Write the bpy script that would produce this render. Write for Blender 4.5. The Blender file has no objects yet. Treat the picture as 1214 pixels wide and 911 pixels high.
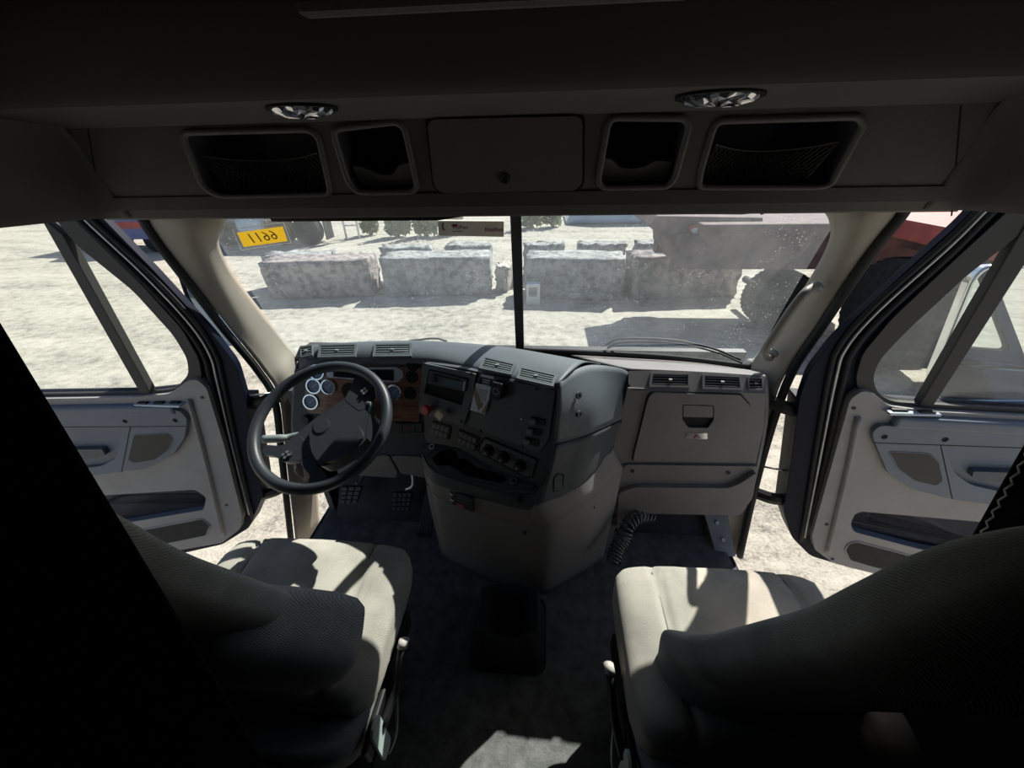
import bpy, bmesh, math, random
from mathutils import Vector as V, Matrix
from mathutils.geometry import tessellate_polygon
random.seed(7)
S = bpy.context.scene
COL = S.collection
# ------------------------------------------------------------------ camera
FPX, PX0, PY0 = 456.0, 607.0, 455.5
CAM = V((0.117, 0.0, 1.70))
_x = V((6200.0, -140.0, -456.0)).normalized()
_p = math.radians(31.0)
_u = V((0, math.cos(_p), -math.sin(_p))); _u = (_u - _u.dot(_x) * _x).normalized()
_y = _u.cross(_x)
if _y.z < 0: _y = -_y
RW = Matrix((_x, _y, _u))                       # world = RW @ (right, up, forward)
cam = bpy.data.objects.new('camera', bpy.data.cameras.new('camera'))
COL.objects.link(cam)
cam.data.sensor_width = 36; cam.data.lens = 36 * FPX / 1214; cam.data.clip_start = 0.02; cam.data.clip_end = 500
r_, u_, f_ = RW.col[0], RW.col[1], RW.col[2]
cam.matrix_world = Matrix(((r_.x, u_.x, -f_.x, CAM.x), (r_.y, u_.y, -f_.y, CAM.y), (r_.z, u_.z, -f_.z, CAM.z), (0, 0, 0, 1)))
S.camera = cam
# ------------------------------------------------------------------ light
SUN_DIR = V((-0.41, -0.65, -0.75)).normalized()   # direction the light travels
w = bpy.data.worlds.new('World'); S.world = w; w.use_nodes = True
nt = w.node_tree; nt.nodes.clear()
sky = nt.nodes.new('ShaderNodeTexSky'); sky.sky_type = 'NISHITA'; sky.sun_disc = False
sky.sun_elevation = math.asin(-SUN_DIR.z); sky.sun_rotation = math.atan2(-SUN_DIR.x, -SUN_DIR.y)
sky.air_density = 1.0; sky.dust_density = 1.5
bg = nt.nodes.new('ShaderNodeBackground'); bg.inputs['Strength'].default_value = 0.09
wo = nt.nodes.new('ShaderNodeOutputWorld')
nt.links.new(sky.outputs[0], bg.inputs[0]); nt.links.new(bg.outputs[0], wo.inputs[0])
sl = bpy.data.lights.new('sun', 'SUN'); sl.energy = 6.6; sl.angle = 0.009; sl.color = (1.0, 0.94, 0.85)
so = bpy.data.objects.new('sun', sl); COL.objects.link(so)
so.rotation_euler = SUN_DIR.to_track_quat('-Z', 'Y').to_euler(); so.location = (6, 8, 12)
S.view_settings.view_transform = 'Standard'; S.view_settings.look = 'None'
S.view_settings.gamma = 1.0; S.view_settings.use_curve_mapping = False
S.view_settings.exposure = 0.28
S.cycles.use_denoising = True; S.cycles.max_bounces = 10; S.cycles.diffuse_bounces = 6; S.cycles.transparent_max_bounces = 16
S.cycles.sample_clamp_indirect = 4.0
GZ = -1.15                                       # ground level; the cab floor is z = 0

# ------------------------------------------------------------------ helpers
def ray(px, py): return RW @ V(((px - PX0) / FPX, -(py - PY0) / FPX, 1.0))
def at(px, py, Y=None, X=None, Z=None):
    d = ray(px, py)
    t = (Y - CAM.y) / d.y if Y is not None else (X - CAM.x) / d.x if X is not None else (Z - CAM.z) / d.z
    return CAM + t * d

class Fr:
    """a flat working plane: o origin, x to the right, y upward; n faces the viewer"""
    def __init__(s, o, x, y):
        s.o = V(o); s.ex = (V(x) - s.o).normalized(); t = V(y) - s.o
        s.ey = (t - t.dot(s.ex) * s.ex).normalized(); s.n = s.ex.cross(s.ey)
    def hit(s, px, py):
        d = ray(px, py); t = (s.o - CAM).dot(s.n) / d.dot(s.n); q = CAM + t * d - s.o
        return (q.dot(s.ex), q.dot(s.ey))
    def w(s, a, b, d=0.0): return s.o + a * s.ex + b * s.ey + d * s.n
    def P(s, px, py, d=0.0): return s.w(*s.hit(px, py), d)
    def poly(s, pts, r=0.0): 
        q = [s.hit(*p) for p in pts]
        return rnd(q, r) if r else q
    def shift(s, d): 
        f = Fr.__new__(Fr); f.o = s.o + d * s.n; f.ex, f.ey, f.n = s.ex, s.ey, s.n; return f

def rnd(q, r, k=4):
    out = []; n = len(q)
    for i in range(n):
        a, b, c = V(q[i - 1]), V(q[i]), V(q[(i + 1) % n])
        da, dc = a - b, c - b
        rr = min(r, da.length * .48, dc.length * .48)
        p0, p1 = b + da.normalized() * rr, b + dc.normalized() * rr
        for j in range(k + 1):
            t = j / k
            out.append(tuple(p0 * (1 - t) ** 2 + b * 2 * t * (1 - t) + p1 * t * t))
    return out

def rect(a0, b0, a1, b1, r=0.0):
    q = [(a0, b0), (a1, b0), (a1, b1), (a0, b1)]
    return rnd(q, r) if r else q
def circ(a, b, r, n=20, ry=None): 
    ry = ry or r
    return [(a + r * math.cos(6.28318 * i / n), b + ry * math.sin(6.28318 * i / n)) for i in range(n)]

def catmull(p, k=6, closed=False):
    p = [V(q) for q in p]; n = len(p); out = []
    for i in range(n if closed else n - 1):
        if closed: a, b, c, d = p[i - 1], p[i], p[(i + 1) % n], p[(i + 2) % n]
        else:
            b, c = p[i], p[i + 1]
            a = p[i - 1] if i else b * 2 - c
            d = p[i + 2] if i + 2 < n else c * 2 - b
        for j in range(k):
            t = j / k
            out.append(.5 * ((2 * b) + (c - a) * t + (2 * a - 5 * b + 4 * c - d) * t * t + (3 * b - a - 3 * c + d) * t ** 3))
    if not closed: out.append(p[-1])
    return out

class MB:
    def __init__(s): s.v = []; s.f = []
    def add(s, vs, fs):
        o = len(s.v); s.v += [V(v) for v in vs]; s.f += [tuple(i + o for i in f) for f in fs]; return s
    def box(s, c, sz, R=None):
        c = V(c); q = []
        for x in (-.5, .5):
            for y in (-.5, .5):
                for z in (-.5, .5):
                    d = V((x * sz[0], y * sz[1], z * sz[2])); q.append(c + (R @ d if R else d))
        return s.add(q, [(0, 1, 3, 2), (4, 6, 7, 5), (0, 4, 5, 1), (2, 3, 7, 6), (0, 2, 6, 4), (1, 5, 7, 3)])
    def beam(s, a, b, wd, ht, up=(0, 0, 1)):
        a, b = V(a), V(b); d = (b - a).normalized(); sd = d.cross(V(up)).normalized(); u = sd.cross(d)
        q = [p + sd * x * wd / 2 + u * y * ht / 2 for p in (a, b) for x, y in ((-1, -1), (1, -1), (1, 1), (-1, 1))]
        return s.add(q, [(3, 2, 1, 0), (4, 5, 6, 7), (0, 1, 5, 4), (1, 2, 6, 5), (2, 3, 7, 6), (3, 0, 4, 7)])
    def plate(s, fr, outer, d0, d1, holes=()):
        loops = [list(outer)] + [list(h) for h in holes]
        tri = tessellate_polygon([[V((a, b, 0)) for a, b in l] for l in loops])
        flat = [q for l in loops for q in l]; n = len(flat)
        vs = [fr.w(a, b, d1) for a, b in flat] + [fr.w(a, b, d0) for a, b in flat]
        fs = []
        for t in tri:
            a, b, c = [flat[i] for i in t]
            ar = (b[0] - a[0]) * (c[1] - a[1]) - (b[1] - a[1]) * (c[0] - a[0])
            t = tuple(t) if ar > 0 else tuple(reversed(t))
            fs.append(t); fs.append(tuple(i + n for i in reversed(t)))
        o = 0
        for li, l in enumerate(loops):
            m = len(l); A = sum(l[i][0] * l[(i + 1) % m][1] - l[(i + 1) % m][0] * l[i][1] for i in range(m))
            ccw = (A > 0) == (li == 0)
            for i in range(m):
                i1 = o + i; i2 = o + (i + 1) % m
                fs.append((i1, i1 + n, i2 + n, i2) if ccw else (i2, i2 + n, i1 + n, i1))
            o += m
        return s.add(vs, fs)
    def disc(s, fr, c, r, d0, d1, n=20): return s.plate(fr, circ(c[0], c[1], r, n), d0, d1)
    def ring(s, fr, c, r0, r1, d0, d1, n=24): return s.plate(fr, circ(c[0], c[1], r1, n), d0, d1, [circ(c[0], c[1], r0, n)])
    def tube(s, path, r, n=8, closed=False, flat=1.0):
        path = [V(p) for p in path]; m = len(path); rr = r if isinstance(r, (list, tuple)) else [r] * m
        vs = []; up = None
        for i in range(m):
            a = path[i - 1] if (i or closed) else path[i]; b = path[(i + 1) % m] if (i < m - 1 or closed) else path[i]
            d = (b - a).normalized()
            if up is None: up = V((0, 0, 1)) if abs(d.z) < .9 else V((1, 0, 0))
            sd = d.cross(up)
            sd = sd.normalized() if sd.length > 1e-6 else V((1, 0, 0)); up = sd.cross(d).normalized()
            vs += [path[i] + (sd * math.cos(6.28318 * j / n) * rr[i] + up * math.sin(6.28318 * j / n) * rr[i] * flat) for j in range(n)]
        fs = [(i * n + j, i * n + (j + 1) % n, (i + 1) % m * n + (j + 1) % n, (i + 1) % m * n + j) for i in range(m if closed else m - 1) for j in range(n)]
        if not closed: fs += [tuple(reversed(range(n))), tuple((m - 1) * n + j for j in range(n))]
        return s.add(vs, fs)
    def loft(s, secs, caps=True):
        n = len(secs[0]); m = len(secs); vs = [p for q in secs for p in q]
        fs = [(i * n + j, i * n + (j + 1) % n, (i + 1) * n + (j + 1) % n, (i + 1) * n + j) for i in range(m - 1) for j in range(n)]
        if caps: fs += [tuple(reversed(range(n))), tuple((m - 1) * n + j for j in range(n))]
        return s.add(vs, fs)
    def patch(s, rows, k=5, kv=None, smooth=True):
        kv = kv or k
        g = [catmull(r, k) for r in rows] if smooth else [[V(p) for p in r] for r in rows]
        if smooth:
            cols = [catmull([g[i][j] for i in range(len(g))], kv) for j in range(len(g[0]))]
            g = [[c[i] for c in cols] for i in range(len(cols[0]))]
        n = len(g[0])
        return s.add([p for r in g for p in r], [(i * n + j, i * n + j + 1, (i + 1) * n + j + 1, (i + 1) * n + j) for i in range(len(g) - 1) for j in range(n - 1)])
    def lathe(s, fr, c, prof, n=20):
        """prof: list of (radius, d) along the frame normal"""
        secs = [[fr.w(c[0] + r * math.cos(6.28318 * j / n), c[1] + r * math.sin(6.28318 * j / n), d) for j in range(n)] for r, d in prof]
        return s.loft(secs)
    def build(s, name, m, parent=None, smooth=False, bevel=0.0, solid=0.0, seg=2, sub=0):
        me = bpy.data.meshes.new(name)
        base = V((0, 0, 0))
        if parent is not None: base = world_loc(parent)
        else:
            xs = [v.x for v in s.v]; ys = [v.y for v in s.v]; zs = [v.z for v in s.v]
            base = V(((min(xs) + max(xs)) / 2, (min(ys) + max(ys)) / 2, min(zs)))
        me.from_pydata([tuple(v - base) for v in s.v], [], s.f)
        bm = bmesh.new(); bm.from_mesh(me); bmesh.ops.remove_doubles(bm, verts=bm.verts, dist=1e-6)
        if not solid: bmesh.ops.recalc_face_normals(bm, faces=bm.faces)
        bm.to_mesh(me); bm.free(); me.update()
        if smooth:
            me.polygons.foreach_set('use_smooth', [True] * len(me.polygons))
        me.materials.append(m)
        o = bpy.data.objects.new(name, me); COL.objects.link(o)
        if parent is not None: o.parent = parent
        else: o.location = base
        if solid: md = o.modifiers.new('solid', 'SOLIDIFY'); md.thickness = abs(solid); md.offset = 0 if solid > 0 else -1
        if sub: md = o.modifiers.new('sub', 'SUBSURF'); md.levels = md.render_levels = sub
        if bevel:
            md = o.modifiers.new('bevel', 'BEVEL'); md.width = bevel; md.segments = seg; md.limit_method = 'ANGLE'; md.angle_limit = math.radians(40)
        return o
def world_loc(o):
    l = V(o.location)
    while o.parent is not None: o = o.parent; l += V(o.location)
    return l
def tag(o, label, cat, group=None, kind=None):
    o['label'] = label; o['category'] = cat
    if group: o['group'] = group
    if kind: o['kind'] = kind
    return o
def struct(o, label=None, cat=None):
    o['kind'] = 'structure'
    if label: o['label'] = label
    if cat: o['category'] = cat
    return o
def thing(name, loc, label, cat, group=None, kind=None):
    o = bpy.data.objects.new(name, None); COL.objects.link(o); o.location = loc; o.empty_display_size = .05
    return tag(o, label, cat, group, kind)
def split(q, b0, up):
    out = []
    n = len(q)
    for i in range(n):
        a, b = q[i], q[(i + 1) % n]
        ia, ib = (a[1] >= b0) == up, (b[1] >= b0) == up
        if ia: out.append(a)
        if ia != ib: t = (b0 - a[1]) / (b[1] - a[1]); out.append((a[0] + (b[0] - a[0]) * t, b0))
    return out
def text_polys(txt, size=1.0):
    cu = bpy.data.curves.new('t', 'FONT'); cu.body = txt; cu.size = size; cu.align_x = 'CENTER'; cu.align_y = 'CENTER'; cu.resolution_u = 2
    ob = bpy.data.objects.new('t', cu); COL.objects.link(ob)
    dg = bpy.context.evaluated_depsgraph_get(); me = ob.evaluated_get(dg).to_mesh()
    vs = [(v.co.x, v.co.y) for v in me.vertices]; fs = [tuple(p.vertices) for p in me.polygons]
    ob.evaluated_get(dg).to_mesh_clear(); bpy.data.objects.remove(ob); bpy.data.curves.remove(cu)
    return vs, fs
def put_text(mb, fr, c, txt, size, d=.0008, mirror=False, ang=0.0, sx=1.0):
    vs, fs = text_polys(txt, size); ca, sa = math.cos(ang), math.sin(ang)
    q = []
    for a, b in vs:
        a *= -sx if mirror else sx
        q.append(fr.w(c[0] + a * ca - b * sa, c[1] + a * sa + b * ca, d))
    mb.add(q, fs)

# ------------------------------------------------------------------ materials
def mat(name, col, rough=.6, metal=0.0, var=0.0, vscale=8.0, bump=0.0, bscale=200.0, spec=.4, col2=None, stretch=None, coat=0.0):
    m = bpy.data.materials.new(name); m.use_nodes = True; t = m.node_tree; b = t.nodes['Principled BSDF']
    b.inputs['Base Color'].default_value = (*col, 1); b.inputs['Roughness'].default_value = rough
    b.inputs['Metallic'].default_value = metal; b.inputs['Specular IOR Level'].default_value = spec
    b.inputs['Coat Weight'].default_value = coat
    tc = t.nodes.new('ShaderNodeTexCoord'); src = tc.outputs['Object']
    if stretch:
        mp = t.nodes.new('ShaderNodeMapping'); mp.inputs['Scale'].default_value = stretch
        t.links.new(src, mp.inputs[0]); src = mp.outputs[0]
    if var or col2:
        n = t.nodes.new('ShaderNodeTexNoise'); n.inputs['Scale'].default_value = vscale; n.inputs['Detail'].default_value = 6; n.inputs['Roughness'].default_value = .65
        t.links.new(src, n.inputs['Vector'])
        r = t.nodes.new('ShaderNodeValToRGB'); r.color_ramp.elements[0].position = .32; r.color_ramp.elements[1].position = .68
        c2 = col2 or tuple(min(1, c * (1 + var)) for c in col)
        c1 = col if col2 else tuple(c * (1 - var) for c in col)
        r.color_ramp.elements[0].color = (*c1, 1); r.color_ramp.elements[1].color = (*c2, 1)
        t.links.new(n.outputs[0], r.inputs[0]); t.links.new(r.outputs[0], b.inputs['Base Color'])
    if bump:
        n2 = t.nodes.new('ShaderNodeTexNoise'); n2.inputs['Scale'].default_value = bscale; n2.inputs['Detail'].default_value = 3
        t.links.new(src, n2.inputs['Vector'])
        bp = t.nodes.new('ShaderNodeBump'); bp.inputs['Strength'].default_value = bump; bp.inputs['Distance'].default_value = .004
        t.links.new(n2.outputs[0], bp.inputs['Height']); t.links.new(bp.outputs[0], b.inputs['Normal'])
    return m
def fabric(name, c1, c2):
    m = mat(name, c1, .95, var=.25, vscale=14, spec=.1); t = m.node_tree; b = t.nodes['Principled BSDF']
    tc = t.nodes.new('ShaderNodeTexCoord')
    wv = t.nodes.new('ShaderNodeTexWave'); wv.inputs['Scale'].default_value = 130; wv.inputs['Distortion'].default_value = 2.5; wv.inputs['Detail'].default_value = 2
    wv.bands_direction = 'DIAGONAL'
    t.links.new(tc.outputs['Object'], wv.inputs['Vector'])
    n = t.nodes.new('ShaderNodeTexNoise'); n.inputs['Scale'].default_value = 260; t.links.new(tc.outputs['Object'], n.inputs['Vector'])
    ad = t.nodes.new('ShaderNodeMath'); ad.operation = 'ADD'; t.links.new(wv.outputs[0], ad.inputs[0]); t.links.new(n.outputs[0], ad.inputs[1])
    bp = t.nodes.new('ShaderNodeBump'); bp.inputs['Strength'].default_value = .22; bp.inputs['Distance'].default_value = .003
    t.links.new(ad.outputs[0], bp.inputs['Height']); t.links.new(bp.outputs[0], b.inputs['Normal'])
    # patchy two-tone weave with worn spots
    n3 = t.nodes.new('ShaderNodeTexNoise'); n3.inputs['Scale'].default_value = 6; n3.inputs['Detail'].default_value = 8; t.links.new(tc.outputs['Object'], n3.inputs['Vector'])
    mx = t.nodes.new('ShaderNodeMath'); mx.operation = 'MULTIPLY_ADD'; mx.inputs[1].default_value = .22; t.links.new(ad.outputs[0], mx.inputs[0]); t.links.new(n3.outputs[0], mx.inputs[2])
    r = t.nodes.new('ShaderNodeValToRGB'); r.color_ramp.elements[0].position = .42; r.color_ramp.elements[1].position = .92
    r.color_ramp.elements[0].color = (*c1, 1); r.color_ramp.elements[1].color = (*c2, 1)
    t.links.new(mx.outputs[0], r.inputs[0]); t.links.new(r.outputs[0], b.inputs['Base Color'])
    return m
def glassmat(name, dust, speck, tint=(1, 1, 1), grad=0.0):
    m = bpy.data.materials.new(name); m.use_nodes = True; t = m.node_tree; t.nodes.clear()
    out = t.nodes.new('ShaderNodeOutputMaterial'); tr = t.nodes.new('ShaderNodeBsdfTransparent'); tr.inputs[0].default_value = (*tint, 1)
    gl = t.nodes.new('ShaderNodeBsdfGlossy'); gl.inputs['Roughness'].default_value = .02
    lw = t.nodes.new('ShaderNodeLayerWeight'); lw.inputs[0].default_value = .5
    pw = t.nodes.new('ShaderNodeMath'); pw.operation = 'POWER'; pw.inputs[1].default_value = 5; t.links.new(lw.outputs['Facing'], pw.inputs[0])
    fz = t.nodes.new('ShaderNodeMath'); fz.operation = 'MULTIPLY_ADD'; fz.inputs[1].default_value = .8; fz.inputs[2].default_value = .03; t.links.new(pw.outputs[0], fz.inputs[0])
    m1 = t.nodes.new('ShaderNodeMixShader'); t.links.new(fz.outputs[0], m1.inputs[0]); t.links.new(tr.outputs[0], m1.inputs[1]); t.links.new(gl.outputs[0], m1.inputs[2])
    if dust or speck:
        tl = t.nodes.new('ShaderNodeBsdfTranslucent'); tl.inputs[0].default_value = (.8, .86, .9, 1)
        df = t.nodes.new('ShaderNodeBsdfDiffuse'); df.inputs[0].default_value = (.75, .75, .72, 1)
        md = t.nodes.new('ShaderNodeMixShader'); md.inputs[0].default_value = .4; t.links.new(tl.outputs[0], md.inputs[1]); t.links.new(df.outputs[0], md.inputs[2])
        tc = t.nodes.new('ShaderNodeTexCoord')
        n = t.nodes.new('ShaderNodeTexNoise'); n.inputs['Scale'].default_value = 5; n.inputs['Detail'].default_value = 8; n.inputs['Roughness'].default_value = .7
        t.links.new(tc.outputs['Object'], n.inputs['Vector'])
        a = t.nodes.new('ShaderNodeMath'); a.operation = 'MULTIPLY'; a.inputs[1].default_value = dust * 2; t.links.new(n.outputs[0], a.inputs[0])
        vo = t.nodes.new('ShaderNodeTexVoronoi'); vo.inputs['Scale'].default_value = 85; t.links.new(tc.outputs['Object'], vo.inputs['Vector'])
        lt = t.nodes.new('ShaderNodeMath'); lt.operation = 'LESS_THAN'; lt.inputs[1].default_value = .16; t.links.new(vo.outputs['Distance'], lt.inputs[0])
        n2 = t.nodes.new('ShaderNodeTexNoise'); n2.inputs['Scale'].default_value = 9; t.links.new(tc.outputs['Object'], n2.inputs['Vector'])
        r2 = t.nodes.new('ShaderNodeValToRGB'); r2.color_ramp.elements[0].position = .5; r2.color_ramp.elements[1].position = .62; t.links.new(n2.outputs[0], r2.inputs[0])
        mu = t.nodes.new('ShaderNodeMath'); mu.operation = 'MULTIPLY'; t.links.new(lt.outputs[0], mu.inputs[0]); t.links.new(r2.outputs[0], mu.inputs[1])
        mu2 = t.nodes.new('ShaderNodeMath'); mu2.operation = 'MULTIPLY_ADD'; mu2.inputs[1].default_value = speck; t.links.new(mu.outputs[0], mu2.inputs[0]); t.links.new(a.outputs[0], mu2.inputs[2])
        m2 = t.nodes.new('ShaderNodeMixShader'); t.links.new(mu2.outputs[0], m2.inputs[0]); t.links.new(m1.outputs[0], m2.inputs[1]); t.links.new(md.outputs[0], m2.inputs[2])
        t.links.new(m2.outputs[0], out.inputs[0])
    else: t.links.new(m1.outputs[0], out.inputs[0])
    return m
M = dict(
    dash=mat('dark_dash_plastic', (.100, .115, .130), .55, var=.12, vscale=5, bump=.15, bscale=500),
    dashm=mat('charcoal_panel', (.062, .068, .078), .6, var=.12, vscale=6, bump=.1, bscale=500),
    taupe=mat('taupe_plastic', (.225, .207, .205), .6, var=.10, vscale=4, bump=.15, bscale=450),
    door=mat('door_trim_taupe', (.36, .34, .33), .6, var=.10, vscale=4, bump=.12, bscale=450),
    slate=mat('slate_blue_plastic', (.18, .205, .25), .55, var=.08, vscale=5, bump=.12, bscale=450),
    navy=mat('navy_pocket', (.055, .060, .085), .6, var=.1),
    black=mat('black_plastic', (.012, .012, .013), .5, var=.2, vscale=12),
    rubber=mat('black_rubber', (.022, .022, .024), .75, var=.3, vscale=20),
    recess=mat('dark_recess', (.008, .008, .009), .8),
    header=mat('charcoal_headliner', (.145, .140, .137), .9, var=.08, vscale=6, bump=.3, bscale=700, spec=.15),
    headrim=mat('header_rim_plastic', (.16, .155, .152), .6, var=.06),
    pillar=mat('beige_pillar', (.31, .28, .235), .75, var=.08, vscale=6, bump=.15, bscale=500),
    paint=mat('dark_navy_paint', (.006, .009, .024), .5, spec=.12),
    chrome=mat('chrome', (.75, .77, .80), .12, metal=1.0),
    steel=mat('brushed_steel', (.42, .42, .42), .4, metal=.8, var=.15, vscale=20),
    wood=mat('burl_wood', (.12, .05, .036), .35, col2=(.34, .17, .11), vscale=9, stretch=(1.2, 3, 9), coat=.3),
    gauge=mat('gauge_face', (.14, .20, .33), .35, var=.1, vscale=60),
    white=mat('white_plastic', (.72, .72, .70), .5, var=.05),
    glossy=mat('screen_black', (.012, .014, .02), .12, spec=.6),
    silver=mat('silver_plastic', (.48, .54, .62), .3, metal=.3),
    red=mat('red_knob', (.50, .035, .05), .4),
    yellowk=mat('cream_knob', (.66, .60, .44), .5),
    mat_=mat('floor_mat', (.16, .16, .155), .92, var=.35, vscale=18, bump=.5, bscale=120, spec=.1),
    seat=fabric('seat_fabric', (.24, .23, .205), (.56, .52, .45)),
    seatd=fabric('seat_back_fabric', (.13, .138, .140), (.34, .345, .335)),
    curtain=mat('curtain_cloth', (.010, .010, .011), .98, var=.3, vscale=30, bump=.5, bscale=300, spec=.05),
    thread=mat('stitch_thread', (.45, .43, .38), .9),
    wheel=mat('steering_leather', (.035, .040, .048), .42, var=.1, vscale=10, bump=.1, bscale=400),
    stalk=mat('stalk_plastic', (.22, .25, .25), .45),
    glass=glassmat('windshield_glass', .085, .35, (.87, .95, .97)),
    dglass=glassmat('door_glass', .03, .08, (.95, .98, .97)),
    sticker=mat('yellow_sticker', (.78, .52, .05), .6, var=.05),
    ink=mat('print_ink', (.03, .03, .035), .7),
    brownink=mat('brown_ink', (.22, .13, .05), .7),
    maroon=mat('maroon_ink', (.25, .02, .10), .7),
    beigebox=mat('beige_tag_plastic', (.72, .66, .58), .6),
    paper=mat('paper', (.70, .74, .80), .7, var=.06),
    tan=mat('tan_print', (.30, .24, .15), .7),
    concrete=mat('weathered_concrete', (.18, .19, .19), .9, col2=(.44, .44, .425), vscale=7, bump=.6, bscale=18, spec=.1),
    concrete2=mat('stained_concrete', (.14, .135, .14), .9, col2=(.46, .39, .37), vscale=6, bump=.6, bscale=16, spec=.1),
    rust=mat('rusty_steel', (.09, .065, .068), .8, col2=(.22, .14, .14), vscale=5, bump=.3, bscale=30),
    redp=mat('faded_red_paint', (.40, .09, .08), .6, var=.2, vscale=6),
    tire=mat('tire_rubber', (.028, .028, .030), .85, var=.4, vscale=15, spec=.2),
    dust=mat('dusty_wheel', (.25, .25, .26), .7, var=.3),
    bluep=mat('blue_paint', (.05, .09, .30), .35, coat=.3),
    truckp=mat('grey_truck_paint', (.10, .12, .15), .5),
    mint=mat('pale_green_plate', (.52, .62, .58), .5, var=.05),
    skyb=mat('pale_blue_shell', (.30, .45, .62), .35, coat=.4),
    lens=mat('lamp_lens', (.55, .55, .57), .1, metal=.9),
    leaf=mat('bush_leaf', (.14, .19, .06), .7, col2=(.34, .36, .16), vscale=3),
    curbs=mat('dry_stone', (.50, .46, .42), .9, var=.2, vscale=4, bump=.5, bscale=20),
    denim=mat('blue_cloth', (.16, .34, .45), .9, var=.2),
    lining=mat('sleeper_lining', (.022, .022, .024), .95, bump=.3, bscale=500, spec=.1),
    band=mat('window_band_grey', (.045, .044, .045), .6, bump=.1, bscale=400),
    mirror=mat('mirror_glass', (.86, .90, .90), .015, metal=1.0),
    brakes=mat('hose_plastic', (.08, .09, .10), .18, spec=1.0),
)
def ground_mat():
    m = bpy.data.materials.new('gravel_lot'); m.use_nodes = True; t = m.node_tree; b = t.nodes['Principled BSDF']
    b.inputs['Roughness'].default_value = .95; b.inputs['Specular IOR Level'].default_value = .1
    tc = t.nodes.new('ShaderNodeTexCoord')
    def noise(sc, det, st=None):
        n = t.nodes.new('ShaderNodeTexNoise'); n.inputs['Scale'].default_value = sc; n.inputs['Detail'].default_value = det; n.inputs['Roughness'].default_value = .7
        if st:
            mp = t.nodes.new('ShaderNodeMapping'); mp.inputs['Scale'].default_value = st; t.links.new(tc.outputs['Object'], mp.inputs[0]); t.links.new(mp.outputs[0], n.inputs['Vector'])
        else: t.links.new(tc.outputs['Object'], n.inputs['Vector'])
        return n
    n1 = noise(5.5, 10); n2 = noise(.35, 5, (1, 3.2, 1)); n3 = noise(38, 4)
    ad = t.nodes.new('ShaderNodeMath'); ad.operation = 'MULTIPLY_ADD'; ad.inputs[1].default_value = .8; t.links.new(n2.outputs[0], ad.inputs[0]); t.links.new(n1.outputs[0], ad.inputs[2])
    ad2 = t.nodes.new('ShaderNodeMath'); ad2.operation = 'MULTIPLY_ADD'; ad2.inputs[1].default_value = .7; t.links.new(n3.outputs[0], ad2.inputs[0]); t.links.new(ad.outputs[0], ad2.inputs[2])
    r = t.nodes.new('ShaderNodeValToRGB'); e = r.color_ramp.elements
    e[0].position = .50; e[0].color = (.17, .165, .145, 1); e[1].position = .75; e[1].color = (.60, .565, .49, 1)
    x = e.new(.61); x.color = (.42, .395, .34, 1)
    mm = t.nodes.new('ShaderNodeMapRange'); mm.inputs[1].default_value = 0; mm.inputs[2].default_value = 2; t.links.new(ad2.outputs[0], mm.inputs[0])
    e[0].position = .50; e[1].position = .61; e[2].position = .75
    t.links.new(mm.outputs[0], r.inputs[0]); t.links.new(r.outputs[0], b.inputs['Base Color'])
    bp = t.nodes.new('ShaderNodeBump'); bp.inputs['Strength'].default_value = .5; bp.inputs['Distance'].default_value = .03
    t.links.new(ad2.outputs[0], bp.inputs['Height']); t.links.new(bp.outputs[0], b.inputs['Normal'])
    return m
M['ground'] = ground_mat()
def film(name, col):
    m = bpy.data.materials.new(name); m.use_nodes = True; t = m.node_tree; t.nodes.clear()
    o = t.nodes.new('ShaderNodeOutputMaterial'); a = t.nodes.new('ShaderNodeBsdfTranslucent'); b = t.nodes.new('ShaderNodeBsdfDiffuse'); x = t.nodes.new('ShaderNodeMixShader'); x.inputs[0].default_value = .4
    for q in (a, b): q.inputs[0].default_value = (*col, 1)
    t.links.new(a.outputs[0], x.inputs[1]); t.links.new(b.outputs[0], x.inputs[2]); t.links.new(x.outputs[0], o.inputs[0]); return m
M['sticker'] = film('yellow_film', (.85, .66, .14))
for k_ in ('concrete', 'concrete2'):
    for n_ in M[k_].node_tree.nodes:
        if n_.type == 'VALTORGB': n_.color_ramp.elements[0].position = .40; n_.color_ramp.elements[1].position = .58
#@@STRUCT
# ================================================================== SETTING: ground and cab shell
mb = MB(); mb.add([(-90, -40, GZ), (90, -40, GZ), (90, 140, GZ), (-90, 140, GZ)], [(0, 1, 2, 3)])
struct(mb.build('ground', M['ground']), 'pale dusty gravel lot outside the cab', 'ground')
XS = 1.08
mb = MB(); mb.box((0, .2, -.03), (2.10, 3.05, .06)); fl = struct(mb.build('floor', M['mat_']), 'black rubber floor mat of the truck cab', 'floor')
mb = MB(); mb.add([(-.98, 1.36, 0.0), (.98, 1.36, 0.0), (.98, 1.62, .34), (-.98, 1.62, .34)], [(0, 1, 2, 3)])
mb.build('toe_board', M['black'], fl, solid=.01)
mb = MB(); mb.box((0, .05, 2.38), (2.24, 2.75, .04)); struct(mb.build('ceiling', M['header']), 'dark roof lining of the cab', 'ceiling')
mb = MB(); mb.box((0, -1.32, 1.1), (2.24, .04, 2.5)); struct(mb.build('wall_back', M['lining']), 'dark rear wall of the sleeper', 'wall')
mb = MB(); mb.box((0, 1.72, .36), (2.16, .04, 1.04)); struct(mb.build('wall_front', M['black']), 'black firewall below the windshield', 'wall')
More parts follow.
